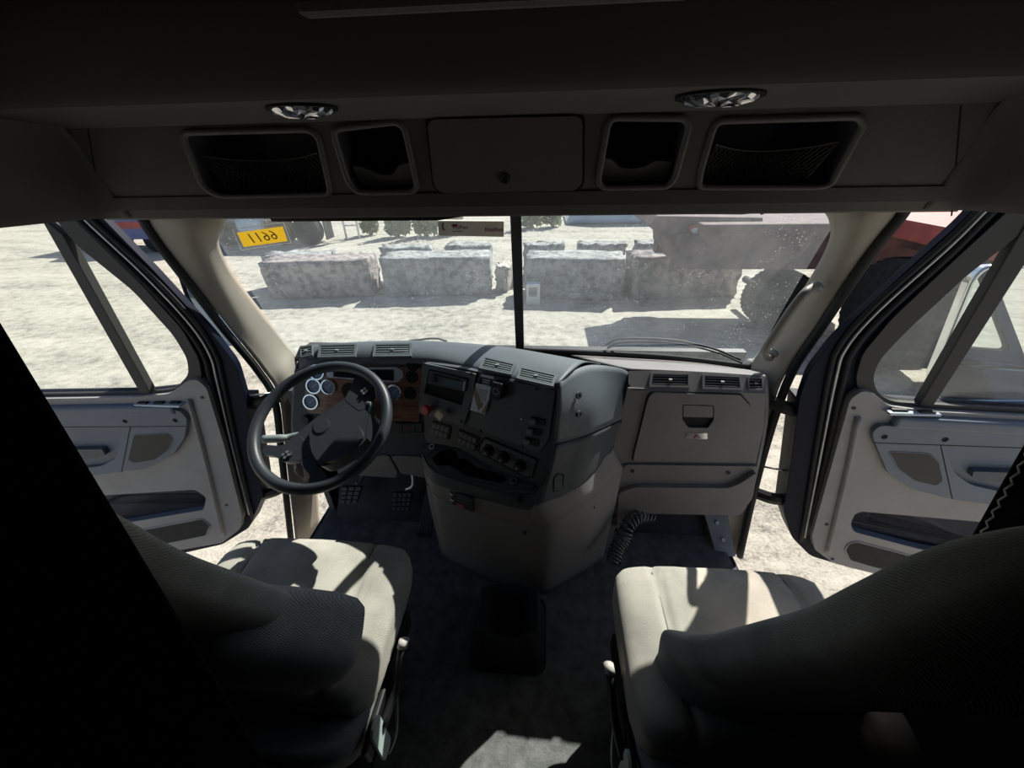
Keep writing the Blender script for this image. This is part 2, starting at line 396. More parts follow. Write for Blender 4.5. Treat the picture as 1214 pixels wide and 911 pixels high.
for sx, nm in ((-1, 'left'), (1, 'right')):
    mb = MB()
    mb.box((sx * 1.11, -.39, 1.1), (.04, 1.88, 2.5))
    mb.box((sx * 1.11, .75, 1.98), (.04, 1.30, .78))
    wl = struct(mb.build('wall_' + nm, M['lining']), 'dark %s side wall of the cab above and behind the door' % nm, 'wall')
    mb = MB()
    mb.box((sx * 1.03, 1.56, .30), (.03, .30, .98)); mb.build('cowl_panel', M['dashm'], wl)
    mb = MB(); mb.box((sx * 1.03, 1.05, -.13), (.12, 1.3, .20)); mb.build('sill', M['paint'], wl, bevel=.01)
mb = MB(); mb.box((0, 1.23, 1.605), (2.2, .40, .03)); mb.box((0, 1.42, 1.99), (2.2, .03, .78))
struct(mb.build('trim_1', M['header']), 'roof front cap above the windshield', 'trim')

# ---- windshield
wb = [at(345, 425, 1.63), at(430, 418, 1.645), at(520, 414, 1.65), at(614, 414, 1.65)]
wt = [at(236, 256, 1.39), at(360, 252, 1.40), at(480, 249, 1.405), at(609, 247, 1.41)]
rb = [at(619, 414, 1.65), at(700, 417, 1.65), at(800, 423, 1.645), at(893, 434, 1.63)]
rt = [at(614, 247, 1.41), at(740, 245, 1.405), at(870, 246, 1.40), at(1000, 250, 1.39)]
win = struct(thing('window_1', (0, 1.58, .93), 'two-piece dusty windshield split by a black center post', 'windshield'))
for b, t in ((wb, wt), (rb, rt)):
    rows = [[b[i].lerp(t[i], k / 3 * 1.08) + V((0, .018 * math.sin(math.pi * k / 3), 0)) for i in range(4)] for k in range(4)]
    mb = MB(); mb.patch(rows, 5); mb.build('pane', M['glass'], win, smooth=True)
    mb = MB(); mb.tube(catmull([q + V((0, -.004, -.004)) for q in b], 6), .013, 8); mb.build('rubber_seal', M['rubber'], win, smooth=True)
mb = MB()
a, b = at(616.5, 414, 1.635), at(611, 240, 1.395); b = a.lerp(b, 1.05)
mb.beam(b, a, .038, .022, up=(0, 1, 0)); mb.build('center_post', M['rubber'], win, bevel=.004)

# ---- A-pillars
def pillar(name, rows, label, seal, top):
    mb = MB(); mb.patch([[at(*p) for p in r] for r in rows], 5)
    o = struct(mb.build(name, M['pillar'], smooth=True, solid=.012), label, 'pillar')
    mb = MB(); path = [at(*p) for p in seal]; mb.tube(catmull(path, 6), .016, 8); mb.build('door_seal', M['rubber'], o, smooth=True)
    return o
pil_l = pillar('trim_2', [
    [(320, 185, 1.288), (240, 175, 1.217), (150, 175, 1.230)],
    [(272, 250, 1.370), (222, 246, 1.277), (172, 246, 1.288)],
    [(264, 268, 1.394), (225, 268, 1.288), (178, 266, 1.300)],
    [(258, 288, 1.417), (232, 294, 1.323), (200, 297, 1.323)],
    [(272, 320, 1.464), (254, 332, 1.382), (236, 343, 1.359)],
    [(300, 358, 1.534), (286, 376, 1.440), (272, 389, 1.394)],
    [(336, 404, 1.616), (324, 424, 1.499), (312, 438, 1.428)],
    [(352, 424, 1.663), (344, 452, 1.499), (332, 474, 1.428)],
    [(366, 480, 1.639), (354, 520, 1.499), (340, 540, 1.405)],
    [(380, 640, 1.522), (366, 650, 1.428), (352, 650, 1.370)]], 'beige left windshield pillar beside the driver door opening',
    [(163, 240, 1.277), (172, 264, 1.288), (194, 297, 1.311), (230, 344, 1.346), (266, 391, 1.382), (306, 440, 1.417), (326, 476, 1.417), (334, 540, 1.394), (346, 650, 1.359)], None)
pil_r = pillar('trim_3', [
    [(930, 175, 1.288), (1000, 165, 1.217), (1095, 165, 1.230)],
    [(975, 244, 1.370), (1025, 240, 1.277), (1072, 238, 1.288)],
    [(985, 262, 1.394), (1022, 258, 1.288), (1062, 256, 1.300)],
    [(985, 285, 1.417), (1010, 288, 1.323), (1034, 289, 1.323)],
    [(965, 325, 1.464), (984, 332, 1.382), (1001, 335, 1.359)],
    [(930, 378, 1.546), (949, 386, 1.440), (966, 389, 1.394)],
    [(896, 424, 1.639), (916, 431, 1.499), (936, 433, 1.417)],
    [(884, 440, 1.663), (904, 466, 1.488), (917, 475, 1.405)],
    [(876, 560, 1.593), (890, 560, 1.452), (897, 560, 1.382)],
    [(850, 655, 1.522), (862, 658, 1.405), (872, 658, 1.359)]], 'beige right windshield pillar carrying the grab handle',
    [(1080, 236, 1.277), (1068, 256, 1.288), (1040, 291, 1.311), (1007, 338, 1.346), (972, 391, 1.382), (942, 436, 1.405), (924, 478, 1.394), (905, 540, 1.376), (890, 600, 1.364), (877, 660, 1.346)], None)
# grab handle on the right pillar
gh = thing('grab_handle', at(905, 420, 1.452), 'curved taupe grab handle bolted to the right windshield pillar', 'handle')
mb = MB(); mb.tube(catmull([at(966, 340, 1.370), at(955, 347, 1.311), at(938, 368, 1.311), (at(920, 395, 1.335)), at(906, 418, 1.382), at(912, 425, 1.452), at(914, 420, 1.464)], 6), .0145, 10)
mb.build('bar', mat('handle_taupe', (.20, .185, .165), .5), gh, smooth=True)
for px, py, yy in ((968, 340, 1.376), (916, 419, 1.464)):
    f = Fr(at(px, py, yy), at(px + 10, py, yy - .03), at(px, py - 10, yy - .015)); mb = MB()
    mb.lathe(f, (0, 0), [(.021, -.006), (.021, .004), (.014, .012), (.012, .012)], 14); mb.build('mount', M['stalk'], gh, smooth=True)

# ================================================================== OVERHEAD CONSOLE
oc = thing('overhead_console', (0, 1.0, 1.57), 'charcoal overhead console with storage bins above the windshield', 'console')
o_ = at(600, 252, 1.05); H = Fr(o_, o_ + V((1, 0, 0)), at(600, 130, .985))
netL = [(215, 157), (366, 153), (378, 162), (393, 231), (262, 234), (240, 222)]
netR = [(848, 143), (1018, 138), (1024, 148), (985, 219), (970, 223), (828, 223), (830, 205)]
pokL = [(394, 153), (470, 144), (480, 152), (495, 222), (488, 228), (424, 229), (412, 214)]
pokR = [(722, 139), (812, 140), (817, 150), (800, 212), (790, 222), (714, 223), (709, 214)]
cabd = [(508, 146), (514, 140), (683, 136), (690, 142), (690, 215), (682, 224), (524, 227), (515, 218)]
bl, br = H.hit(*(121, 260)), H.hit(1128, 250)
xl = (-XS - H.o.x); xr = XS - H.o.x
top = H.hit(607, 136)[1]
holes = [H.poly(q, .02) for q in (netL, netR, pokL, pokR)]
mb = MB(); mb.plate(H, [(xl, bl[1]), (bl[0], bl[1]), (br[0], br[1]), (xr, br[1]), (xr, top), (xl, top)], -.012, 0, holes)
hp = mb.build('face_panel', M['header'], oc)
mb = MB(); mb.tube([H.w(xl, bl[1], -.004), H.w(0, bl[1] * .5 + br[1] * .5, -.004), H.w(xr, br[1], -.004)], .0045, 6); mb.build('edge_bead', M['headrim'], oc)
for px in (100, 1139):
    mb = MB(); a = H.hit(px, 125); b = H.hit(px + (21 if px < 600 else -11), 256); mb.beam(H.w(a[0], a[1], .0003), H.w(b[0], b[1], .0003), .003, .001, up=H.n)
    mb.build('panel_seam', M['recess'], oc)
# lamp ledge and upper cabinet (profile swept across the cab)
def sweep(prof, x0, x1, name, m, parent, n=2):
    rows = [[V((x0 + (x1 - x0) * i / n, y, z)) for i in range(n + 1)] for y, z in prof]
    mb = MB(); mb.patch(rows, 1, 1, smooth=False); return mb.build(name, m, parent, smooth=True, solid=.006)
pt = H.w(0, top); led = at(607, 104, .80)
k1 = at(607, 128, .955)
lp = catmull([V((0, pt.y, pt.z)), V((0, k1.y, k1.z)), V((0, .885, (k1.z + led.z) / 2 + .002)), V((0, led.y, led.z))], 5)
sweep([(p.y, p.z) for p in lp], -XS, XS, 'lamp_ledge', M['header'], oc)
up = catmull([V((0, led.y - .002, led.z - .004)), V((0, .765, led.z + .006)), V((0, .72, 1.85)), V((0, .69, 1.90)), V((0, .68, 1.96)), V((0, .70, 2.05)), V((0, .74, 2.36))], 5)
sweep([(p.y, p.z) for p in up], -XS, XS, 'upper_cabinet', mat('dark_lining', (.075, .073, .072), .95, bump=.3, bscale=700, spec=.1), oc)
mb = MB(); q = at(590, 12, .66); mb.box((q.x - .01, .655, q.z + .02), (.5, .03, .04)); mb.build('shelf_lip', M['header'], oc, bevel=.012)
for px, py in ((130, 92), (1090, 72)):
    mb = MB(); s = -1 if px < 600 else 1
    mb.tube(catmull([V((s * 1.0, .775, led.z - .003)), V((s * 1.04, .72, 1.845)), V((s * 1.06, .685, 1.90)), V((s * 1.07, .675, 1.97))], 5), .002, 5)
    mb.build('cabinet_seam', M['recess'], oc)
for s in (-1, 1):
    rows = []
    for k, (yy_, zz_, inn) in enumerate(((1.052, 1.572, 0), (1.03, 1.65, .004), (1.005, 1.73, .02), (.965, 1.785, .05), (.88, 1.803, .09), (.80, led.z + .004, .13))):
        rows.append([V((s * (1.0 - inn * .3), yy_ - .002, zz_)), V((s * (1.055 - inn * .6), yy_ - .03, zz_)), V((s * (1.085 - inn * .9), yy_ - .13, zz_ + .004)), V((s * (1.088 - inn), min(yy_ - .30, .74), zz_ + .01)), V((s * (1.088 - inn), .56, zz_ + .016)), V((s * (1.088 - inn), .50, zz_ + .02))])
    mb = MB(); mb.patch(rows, 4); mb.build('corner_panel', M['header'], oc, smooth=True, solid=.004)
# lamps
LF = Fr(V((0, k1.y, k1.z)), V((1, k1.y, k1.z)), V((0, led.y, led.z)))
for cx, cy, w_, side in ((357, 126.5, 44, 'left'), (854, 111.5, 50, 'right')):
    c = LF.hit(cx, cy); r = abs(LF.hit(cx + w_, cy)[0] - c[0])
    lm = bpy.data.objects.new('dome_lamp', None); COL.objects.link(lm); lm.parent = oc; lm.location = LF.w(*c) - V(oc.location)
    bpy.context.view_layer.update()
    mb = MB(); mb.plate(LF, circ(c[0], c[1], r, 28, r * .62), 0, .006, [circ(c[0], c[1], r * .87, 28, r * .50)]); mb.build('bezel', M['black'], lm, bevel=.002)
    mb = MB(); rows = []
    for i in range(4):
        t = i / 3; rr = r * .87 * math.cos(t * 1.45); rows.append([LF.w(c[0] + rr * math.cos(6.28318 * j / 28), c[1] + rr * .575 * math.sin(6.28318 * j / 28), .004 + .012 * math.sin(t * 1.5) + (.0035 if j % 2 else 0)) for j in range(28)])
    mb.loft(rows); mb.build('lens', M['lens'], lm)
# bins behind the holes
def bin_box(hole, depth, name, parent):
    mb = MB(); n = len(hole)
    vs = [H.w(a, b, -.006) for a, b in hole] + [H.w(a * .985 + .0, b, -depth) for a, b in hole]
    fs = [(i, (i + 1) % n, n + (i + 1) % n, n + i) for i in range(n)] + [tuple(range(n, 2 * n))]
    mb.add(vs, fs); return mb.build(name, M['dashm'], parent, solid=.004)
def rim(hole, wd, name, m, parent, d=.007):
    cx = sum(a for a, b in hole) / len(hole); cy = sum(b for a, b in hole) / len(hole)
    mb = MB(); mb.tube([H.w(a, b, .0) for a, b in hole], wd, 6, closed=True); return mb.build(name, m, parent, smooth=True)
for i, hl in enumerate(holes):
    nm = 'net_bin' if i < 2 else 'open_pocket'
    e = bin_box(hl, .13, nm, oc); rim(hl, .0075, 'bin_rim', M['headrim'], e)
    a0 = min(a for a, b in hl); a1 = max(a for a, b in hl); b0 = min(b for a, b in hl); b1 = max(b for a, b in hl)
    if i < 2:      # elastic net: crossing sagging strands in the lower part of the opening
        mb = MB(); nx = 22; ny = 9
        sk = -1 if i == 0 else 1
        def npnt(u, v):
            sag = .022 * 4 * (u - .5) ** 2 - .022
            bb = b0 + .004 + v * (.62 * (b1 - b0) + sag * v)
            shf = (bb - b0) / (b1 - b0)
            if i == 0: l, r = a0 + (1 - shf) * .052 + .004, a1 - shf * .024 - .006
            else: l, r = a0 + shf * .024 + .006, a1 - (1 - shf) * .052 - .004
            return H.w(l + u * (r - l), bb, -.014 - .02 * math.sin(math.pi * u) * v)
        for k in range(nx + 1):
            for dr in (1, -1):
                for j in range(ny):
                    u0 = k / nx + dr * .5 / nx * (1 if j % 2 else -1) * .5; u1 = k / nx - dr * .5 / nx * (1 if j % 2 else -1) * .5
                    if dr == 1 : mb.tube([npnt(min(1, max(0, u0)), j / ny), npnt(min(1, max(0, u1)), (j + 1) / ny)], .0011, 4)
                    else:
                        mb.tube([npnt(min(1, max(0, u0 + .5 / nx)), j / ny), npnt(min(1, max(0, u1 + .5 / nx)), (j + 1) / ny)], .0011, 4)
        mb.tube([npnt(u / 20, 1) for u in range(21)], .002, 5)
        mb.build('elastic_net', M['black'], e)
    else:          # curved retaining lip with a finger notch
        s = 1 if i == 2 else -1
        if i == 2: lip = [(413, 200), (436, 206), (448, 212), (462, 212), (470, 200), (489, 196), (493, 224), (426, 226)]
        else: lip = [(716, 192), (726, 193), (736, 203), (750, 205), (768, 202), (778, 195), (801, 196), (790, 219), (714, 220)]
        mb = MB(); mb.plate(H, H.poly(lip, .008), -.045, -.022); mb.build('retaining_lip', M['headrim'], e, bevel=.002)
tag_blue = MB(); tag_blue.plate(H.shift(-.06), H.poly([(428, 205), (447, 207), (447, 216), (428, 216)]), 0, .02)
tag(tag_blue.build('blue_packet', M['bluep']), 'small blue packet inside the left overhead pocket', 'packet')
# cabinet door with lock
cq = H.poly(cabd, .012); gap = [(a + (.006 if a > H.hit(600, 180)[0] else -.006), b + (.006 if b > H.hit(600, 180)[1] else -.006)) for a, b in cq]
mb = MB(); mb.plate(H, gap, .0005, .002); mb.build('door_gap', M['recess'], oc)
mb = MB(); mb.plate(H, cq, .001, .011); cd = mb.build('cabinet_door', M['header'], oc, bevel=.004)
c = H.hit(599, 209); mb = MB(); mb.lathe(H, c, [(.012, .011), (.012, .015), (.009, .016), (.006, .013), (.005, .013)], 18); mb.build('lock', M['black'], cd)
# sun visors, folded up behind the console edge
for pts, nm, lb in (([(318, 254), (520, 252), (546, 250), (548, 257), (520, 261.5), (322, 263)], 'sun_visor', 'black folded sun visor above the driver side of the windshield'),
                    ([(672, 245), (890, 246), (905, 252), (880, 254.5), (700, 253.5), (676, 251)], 'sun_visor', 'dark folded sun visor above the passenger side of the windshield')):
    fv = Fr(at(600, 255, 1.13), at(600, 255, 1.13) + V((1, 0, 0)), at(600, 255, 1.13) + V((0, .05, 1)))
    mb = MB(); mb.plate(fv, fv.poly(pts, .004), -.012, .0); vz = tag(mb.build(nm, M['black'], bevel=.003), lb, 'sun visor')
    for p in (pts[0], pts[2]): q = fv.P(p[0], p[1] + 2, -.006); mb = MB(); mb.tube([q, V((q.x, q.y + .03, 1.60))], .005, 6); mb.build('bracket', M['black'], vz)

# ================================================================== DOORS (standing open, hinged at the front)
def door(name, fr, spec, label):
    d = struct(thing(name, fr.P(*spec['root']), label, 'door'))
    # painted shell with window opening
    op = fr.poly(spec['open'], .03)
    mb = MB(); mb.plate(fr, fr.poly(spec['shell'], .03), -.042, -.012, [op]); mb.build('shell', M['paint'], d, bevel=.008)
    sb_ = split(fr.poly(spec['shell'], .03), fr.hit(*spec['sill'][1])[1] - .02, False)
    mb = MB(); mb.plate(fr, sb_, -.11, -.040); mb.build('lower_shell', M['paint'], d, bevel=.008)
    # frame ribs along the front edge of the window frame
    for off, rr, mm in ((.018, .010, 'rubber'), (.045, .006, 'steel'), (.070, .009, 'rubber')):
        path = []
        rp = [fr.hit(*p) for p in spec['rib']]; ctr = V(fr.hit(*spec['ctr']))
        for q in rp:
            v = V(q); path.append(fr.w(*(v + (v - ctr).normalized() * off), -.008))
        mb = MB(); mb.tube(catmull(path, 5), rr, 8); mb.build('weatherstrip', M[mm], d, smooth=True)
    # grey inner band round the glass
    mb = MB(); ob = fr.poly(spec['band'], .03); mb.plate(fr, ob, -.03, .002, [op]); mb.build('window_band', M['band'], d, bevel=.003)
    mb = MB(); mb.plate(fr, op, -.034, -.030); mb.build('window_pane', M['dglass'], d)
    mb = MB(); mb.plate(fr, fr.poly(spec['bar']), -.028, .006); mb.build('divider_bar', M['band'], d, bevel=.003)
    # trim
    tp = fr.poly(spec['trim'], .02)
    pk = fr.poly(spec['pocket'], .02); gr = fr.poly(spec['grille'], .015); ins = fr.poly(spec['inset'], .02)
    mb = MB(); mb.plate(fr, tp, -.012, .022, [pk]); tr = mb.build('trim_panel', M['door'], d, bevel=.006, seg=3)
    mb = MB(); mb.plate(fr, pk, -.05, -.012); po = mb.build('map_pocket', M['navy'], d)
    mb = MB(); n = len(pk); mb.add([fr.w(a, b, .02) for a, b in pk] + [fr.w(a, b, -.014) for a, b in pk], [(i, (i + 1) % n, n + (i + 1) % n, n + i) for i in range(n)]); mb.build('pocket_wall', M['slate'], po, solid=.002)
    mb = MB(); mb.plate(fr, gr, .021, .025); mb.build('lower_grille', M['rubber'], d, bevel=.002)
    mb = MB(); mb.tube([fr.w(a, b, .023) for a, b in gr], .004, 6, closed=True); mb.build('grille_rim', M['door'], d, smooth=True)
    rc = fr.poly(spec['recess'], .025)
    mb = MB(); mb.plate(fr, ins, .018, .042, [rc]); iv = mb.build('armrest_panel', M['slate'], d, bevel=.006, seg=3)
    mb = MB(); mb.plate(fr, rc, .015, .023); n = len(rc)
    mb.build('pull_recess', M['slate'], d)
    hd = fr.poly(spec['handle'], .006); mb = MB(); mb.plate(fr, hd, .022, .048); mb.build('pull_handle', M['dash'], d, bevel=.004)
    sp = fr.poly(spec['speaker'], .012); mb = MB(); mb.plate(fr, sp, .041, .0435); spk = mb.build('speaker_grille', M['band'], d, bevel=.001)
    mb = MB(); mb.tube([fr.w(a, b, .042) for a, b in sp], .0025, 6, closed=True); mb.build('grille_bead', M['slate'], spk, smooth=True)
    mb = MB(); a, b = fr.hit(*spec['seam'][0]), fr.hit(*spec['seam'][1]); mb.beam(fr.w(*a, .0425), fr.w(*b, .0425), .003, .001, up=fr.n); mb.build('panel_seam', M['recess'], d); mb = MB()
    a, b = fr.hit(*spec['seam2'][0]), fr.hit(*spec['seam2'][1]); mb.beam(fr.w(*a, .0425), fr.w(*b, .0425), .003, .001, up=fr.n)
    mb.build('panel_seam', M['recess'], d)
    for p in spec['screws']:
        c = fr.hit(*p); mb = MB(); mb.ring(fr, c, .006, .010, .042, .0435, 14); mb.disc(fr, c, .007, .0405, .0424, 14); mb.build('screw_cap', M['recess'], d)
    for p in spec['clips']:
        c = fr.hit(*p); mb = MB(); mb.disc(fr, c, .007, .02, .025, 10); mb.build('trim_clip', M['black'], d)
    # soft ridge running down the front edge of the trim
    mb = MB(); mb.tube(catmull([fr.P(*p, .020) for p in spec['ridge']], 5), .020, 10, flat=.5); mb.build('trim_ridge', M['door'], d, smooth=True)
    # sill ledge with switches
    a, b = fr.hit(*spec['sill'][0]), fr.hit(*spec['sill'][1])
    mb = MB(); mb.add([fr.w(*a, .0), fr.w(*b, .0), fr.w(b[0], b[1] - .004, .05), fr.w(a[0], a[1] - .004, .05), fr.w(a[0], a[1] - .05, .05), fr.w(b[0], b[1] - .05, .05), fr.w(a[0], a[1] - .05, 0), fr.w(b[0], b[1] - .05, 0)],
                      [(0, 1, 2, 3), (3, 2, 5, 4), (0, 3, 4, 6), (1, 7, 5, 2), (4, 5, 7, 6)])
    sill = mb.build('sill_ledge', M['slate'], d, bevel=.012, seg=3)
    e = fr.ex; sw = spec['switches']
    c0, c1 = fr.hit(*sw[0]), fr.hit(*sw[1]); zt = a[1] * .5 + b[1] * .5
    mb = MB(); mb.box((fr.w((c0[0] + c1[0]) / 2, zt + .001, .028)), (abs(c1[0] - c0[0]), .036, .010)); sp_ = mb.build('switch_panel', M['silver'], d, bevel=.003)
    for k in range(sw[2]):
        t = (k + .5) / sw[2]; mb = MB(); mb.box(fr.w(c0[0] + (c1[0] - c0[0]) * t, zt + .008, .028), (abs(c1[0] - c0[0]) / sw[2] * .62, .018, .009)); mb.build('window_switch', M['black'], sp_, bevel=.003)
    return d
hl = V((-1.22, 1.31, .9))
D1 = Fr(hl, hl + V((.998, .067, 0)), hl + V((0, 0, 1)))
SPL = dict(root=(296, 625), ctr=(120, 440),
    shell=[(-160, 480), (-160, 150), (-30, 135), (52, 192), (122, 264), (180, 323), (249, 397), (277, 433), (288, 469), (298, 520), (310, 590), (294, 628), (262, 648), (208, 660), (-160, 725)],
    open=[(-140, 470), (-140, 235), (30, 225), (68, 262), (90, 290), (158, 345), (206, 398), (222, 425), (224, 444), (208, 461), (170, 465)],
    rib=[(30, 200), (92, 268), (165, 338), (215, 392), (236, 425), (243, 452), (262, 520), (288, 605)],
    band=[(-150, 480), (-150, 205), (38, 200), (92, 264), (166, 335), (216, 390), (236, 425), (240, 448), (225, 470), (170, 474)],
    bar=[(48, 255), (76, 278), (180, 466), (168, 467)],
    trim=[(-150, 476), (45, 470), (165, 468), (205, 464), (226, 449), (238, 447), (249, 457), (269, 524), (290, 608), (287, 624), (266, 640), (208, 650), (-150, 710)],
    pocket=[(-150, 600), (60, 588), (235, 577), (248, 586), (245, 601), (168, 614), (-150, 662)],
    grille=[(20, 655), (110, 635), (185, 622), (243, 611), (253, 619), (248, 631), (204, 640), (60, 668)],
    inset=[(-150, 492), (53, 484), (220, 480), (230, 490), (227, 512), (213, 533), (179, 549), (104, 559), (-150, 592)],
    recess=[(-140, 510), (60, 500), (156, 499), (147, 536), (130, 546), (90, 550), (-140, 575)],
    handle=[(60, 526), (132, 525), (136, 532), (126, 536), (60, 540)],
    speaker=[(168, 509), (207, 507), (214, 513), (208, 527), (193, 538), (168, 542), (161, 538)],
    seam=[(164, 500), (153, 553)], seam2=[(53, 500), (228, 499)], screws=[(158, 493), (216, 492)],
    clips=[(272, 595), (269, 630), (244, 468)], ridge=[(230, 470), (246, 530), (262, 600), (268, 630)],
    sill=[(-150, 480), (212, 474)], switches=[(166, 473), (222, 471), 3])
dl = door('door_1', D1, SPL, 'open driver door with taupe trim panel and slanted window')
hr = V((1.22, 1.285, .9))
D2 = Fr(hr, hr + V((.995, -.095, 0)), hr + V((0, 0, 1)))
SPR = dict(root=(960, 640), ctr=(1130, 470),
    shell=[(1400, 490), (1400, 120), (1270, 125), (1147, 261), (1075, 325), (992, 402), (962, 440), (950, 473), (938, 558), (930, 610), (940, 640), (962, 662), (1012, 677), (1400, 745)],
    open=[(1380, 495), (1380, 210), (1290, 205), (1202, 283), (1144, 328), (1073, 394), (1042, 427), (1034, 449), (1040, 466), (1056, 476), (1100, 479)],
    rib=[(1260, 180), (1175, 262), (1128, 310), (1052, 380), (1018, 420), (1008, 452), (985, 545), (962, 632)],
    band=[(1390, 505), (1390, 180), (1275, 175), (1182, 262), (1135, 305), (1058, 377), (1022, 420), (1014, 450), (1024, 480), (1100, 490)],
    bar=[(1222, 252), (1242, 268), (1105, 481), (1088, 481)],
    trim=[(1390, 506), (1214, 490), (1100, 484), (1050, 478), (1030, 462), (1018, 460), (1004, 470), (982, 550), (960, 630), (963, 647), (985, 663), (1031, 675), (1390, 745)],
    pocket=[(1390, 640), (1214, 620), (1169, 615), (1018, 602), (1010, 605), (1005, 616), (1008, 626), (1084, 646), (1390, 705)],
    grille=[(1140, 672), (1062, 650), (1012, 637), (1003, 639), (998, 647), (1004, 659), (1031, 667), (1130, 690)],
    inset=[(1390, 515), (1214, 505), (1035, 497), (1027, 504), (1027, 512), (1045, 553), (1072, 571), (1119, 583), (1390, 620)],
    recess=[(1380, 530), (1214, 523), (1112, 521), (1121, 552), (1140, 566), (1180, 575), (1380, 600)],
    handle=[(1214, 551), (1142, 549), (1140, 556), (1150, 560), (1214, 565)],
    speaker=[(1045, 527), (1092, 529), (1103, 539), (1108, 561), (1100, 567), (1075, 561), (1056, 547)],
    seam=[(1105, 520), (1119, 582)], seam2=[(1028, 517), (1214, 523)], screws=[(1040, 510), (1110, 513)],
    clips=[(977, 617), (984, 658), (1008, 480)], ridge=[(1012, 490), (1000, 550), (984, 620), (977, 650)],
    sill=[(1056, 486), (1390, 503)], switches=[(1040, 487), (1104, 490), 2])
dr = door('door_2', D2, SPR, 'open passenger door with taupe trim panel and slanted window')
# hinges and check straps
for par, pts in ((dl, (((332, 470, 1.42), (286, 480, 1.37)), ((342, 575, 1.40), (298, 590, 1.35)))), (dr, (((912, 476, 1.40), (962, 490, 1.35)), ((897, 585, 1.38), (945, 592, 1.33))))):
    for a, b in pts:
        mb = MB(); pa, pb = at(*a), at(*b); mb.tube(catmull([pa, pa.lerp(pb, .4) + V((0, -.02, 0)), pb], 4), .022, 8, flat=1.4); mb.tube([pb + V((0, 0, -.05)), pb + V((0, 0, .05))], .016, 10); mb.build('hinge', M['black'], par, smooth=False)
mb = MB(); mb.tube([at(903, 553, 1.37), at(946, 561, 1.33)], .005, 6); mb.build('check_rod', M['steel'], dr, smooth=True)
mb = MB(); mb.tube([at(280, 472, 1.34), at(322, 466, 1.40)], .005, 6); mb.build('check_rod', M['steel'], dl, smooth=True)
#@@DASH
# ================================================================== DASHBOARD
db = thing('dashboard', (0, 1.3, 0), 'dark grey and taupe truck dashboard with a center stack angled to the driver', 'dashboard')
A_, B_, C_ = at(505, 432, 1.24), at(661, 462, 1.04), at(636, 562, .985)
SF = Fr(A_, B_, A_ + (B_ - C_))
IF = Fr(at(355, 495, 1.20), at(500, 497, 1.20), at(355, 440, 1.265))
GF = Fr(at(750, 546, 1.273), at(750, 546, 1.273) + V((1, 0, 0)), at(750, 463, 1.300))
LFR = Fr(at(750, 600, 1.268), at(750, 600, 1.268) + V((1, 0, 0)), at(750, 600, 1.268) + V((0, 0.01, 1)))
# upper cover
cols = [[(350, 424, 1.46), (356, 411, 1.38), (355, 422, 1.31), (355, 437, 1.285), (356, 443, 1.31)],
        [(430, 416, 1.52), (430, 406, 1.40), (430, 416, 1.32), (430, 432, 1.28), (430, 438, 1.30)],
        [(500, 414, 1.56), (500, 405, 1.42), (501, 414, 1.32), (503, 428, 1.265), (503, 434, 1.29)],
        [(555, 416, 1.56), (555, 408, 1.40), (552, 417, 1.30), (548, 434, 1.215), (548, 440, 1.24)],
        [(610, 422, 1.52), (603, 413, 1.36), (602, 426, 1.23), (600, 447, 1.125), (600, 452, 1.15)],
        [(660, 427, 1.48), (645, 420, 1.31), (642, 434, 1.17), (640, 457, 1.065), (640, 462, 1.09)],
        [(712, 432, 1.40), (694, 430, 1.25), (680, 438, 1.13), (663, 454, 1.035), (661, 460, 1.05)]]
rows = [[at(*c[i]) for c in cols] for i in range(5)]
mb = MB(); mb.patch(rows, 6, 4); mb.build('upper_cover', M['dash'], db, smooth=True, solid=.006)
# right flank
flank = [[(663, 454, 1.035), (676, 442, 1.12), (700, 433, 1.24), (736, 437, 1.33), (748, 445, 1.36)],
         [(661, 490, 1.00), (685, 484, 1.075), (707, 476, 1.15), (731, 468, 1.28), (744, 466, 1.33)],
         [(658, 526, .985), (681, 520, 1.04), (706, 511, 1.10), (728, 501, 1.24), (739, 496, 1.30)]]
mb = MB(); mb.patch([[at(*p) for p in r] for r in flank], 5); mb.build('upper_flank', M['dash'], db, smooth=True, solid=.006)
flank2 = [[(658, 528, .985), (681, 522, 1.04), (706, 513, 1.10), (728, 503, 1.24), (739, 498, 1.30)],
          [(650, 562, .965), (672, 553, 1.01), (697, 540, 1.065), (719, 522, 1.20), (731, 512, 1.275)],
          [(637, 602, .925), (664, 592, .965), (690, 576, 1.02), (713, 551, 1.14), (726, 532, 1.235)]]
mb = MB(); mb.patch([[at(*p) for p in r] for r in flank2], 5); fk = mb.build('lower_flank', M['dashm'], db, smooth=True, solid=.006)
FF = Fr(at(660, 560, .985), at(700, 540, 1.065), at(668, 520, 1.02))
mb = MB(); mb.tube([FF.P(*p, .006) for p in ((655, 582), (656, 566), (660, 561), (667, 562), (666, 577), (662, 581))], .0018, 5, closed=True); mb.build('knockout_outline', M['recess'], fk)
F2 = Fr(at(683, 475, 1.07), at(705, 470, 1.13), at(684, 450, 1.10))
for p in ((685, 469), (686, 491)):
    mb = MB(); c = F2.hit(*p); mb.ring(F2, c, .005, .012, .0, .008, 14); mb.disc(F2, c, .006, -.005, .004, 10); mb.build('bolt_hole', M['dashm'], db)
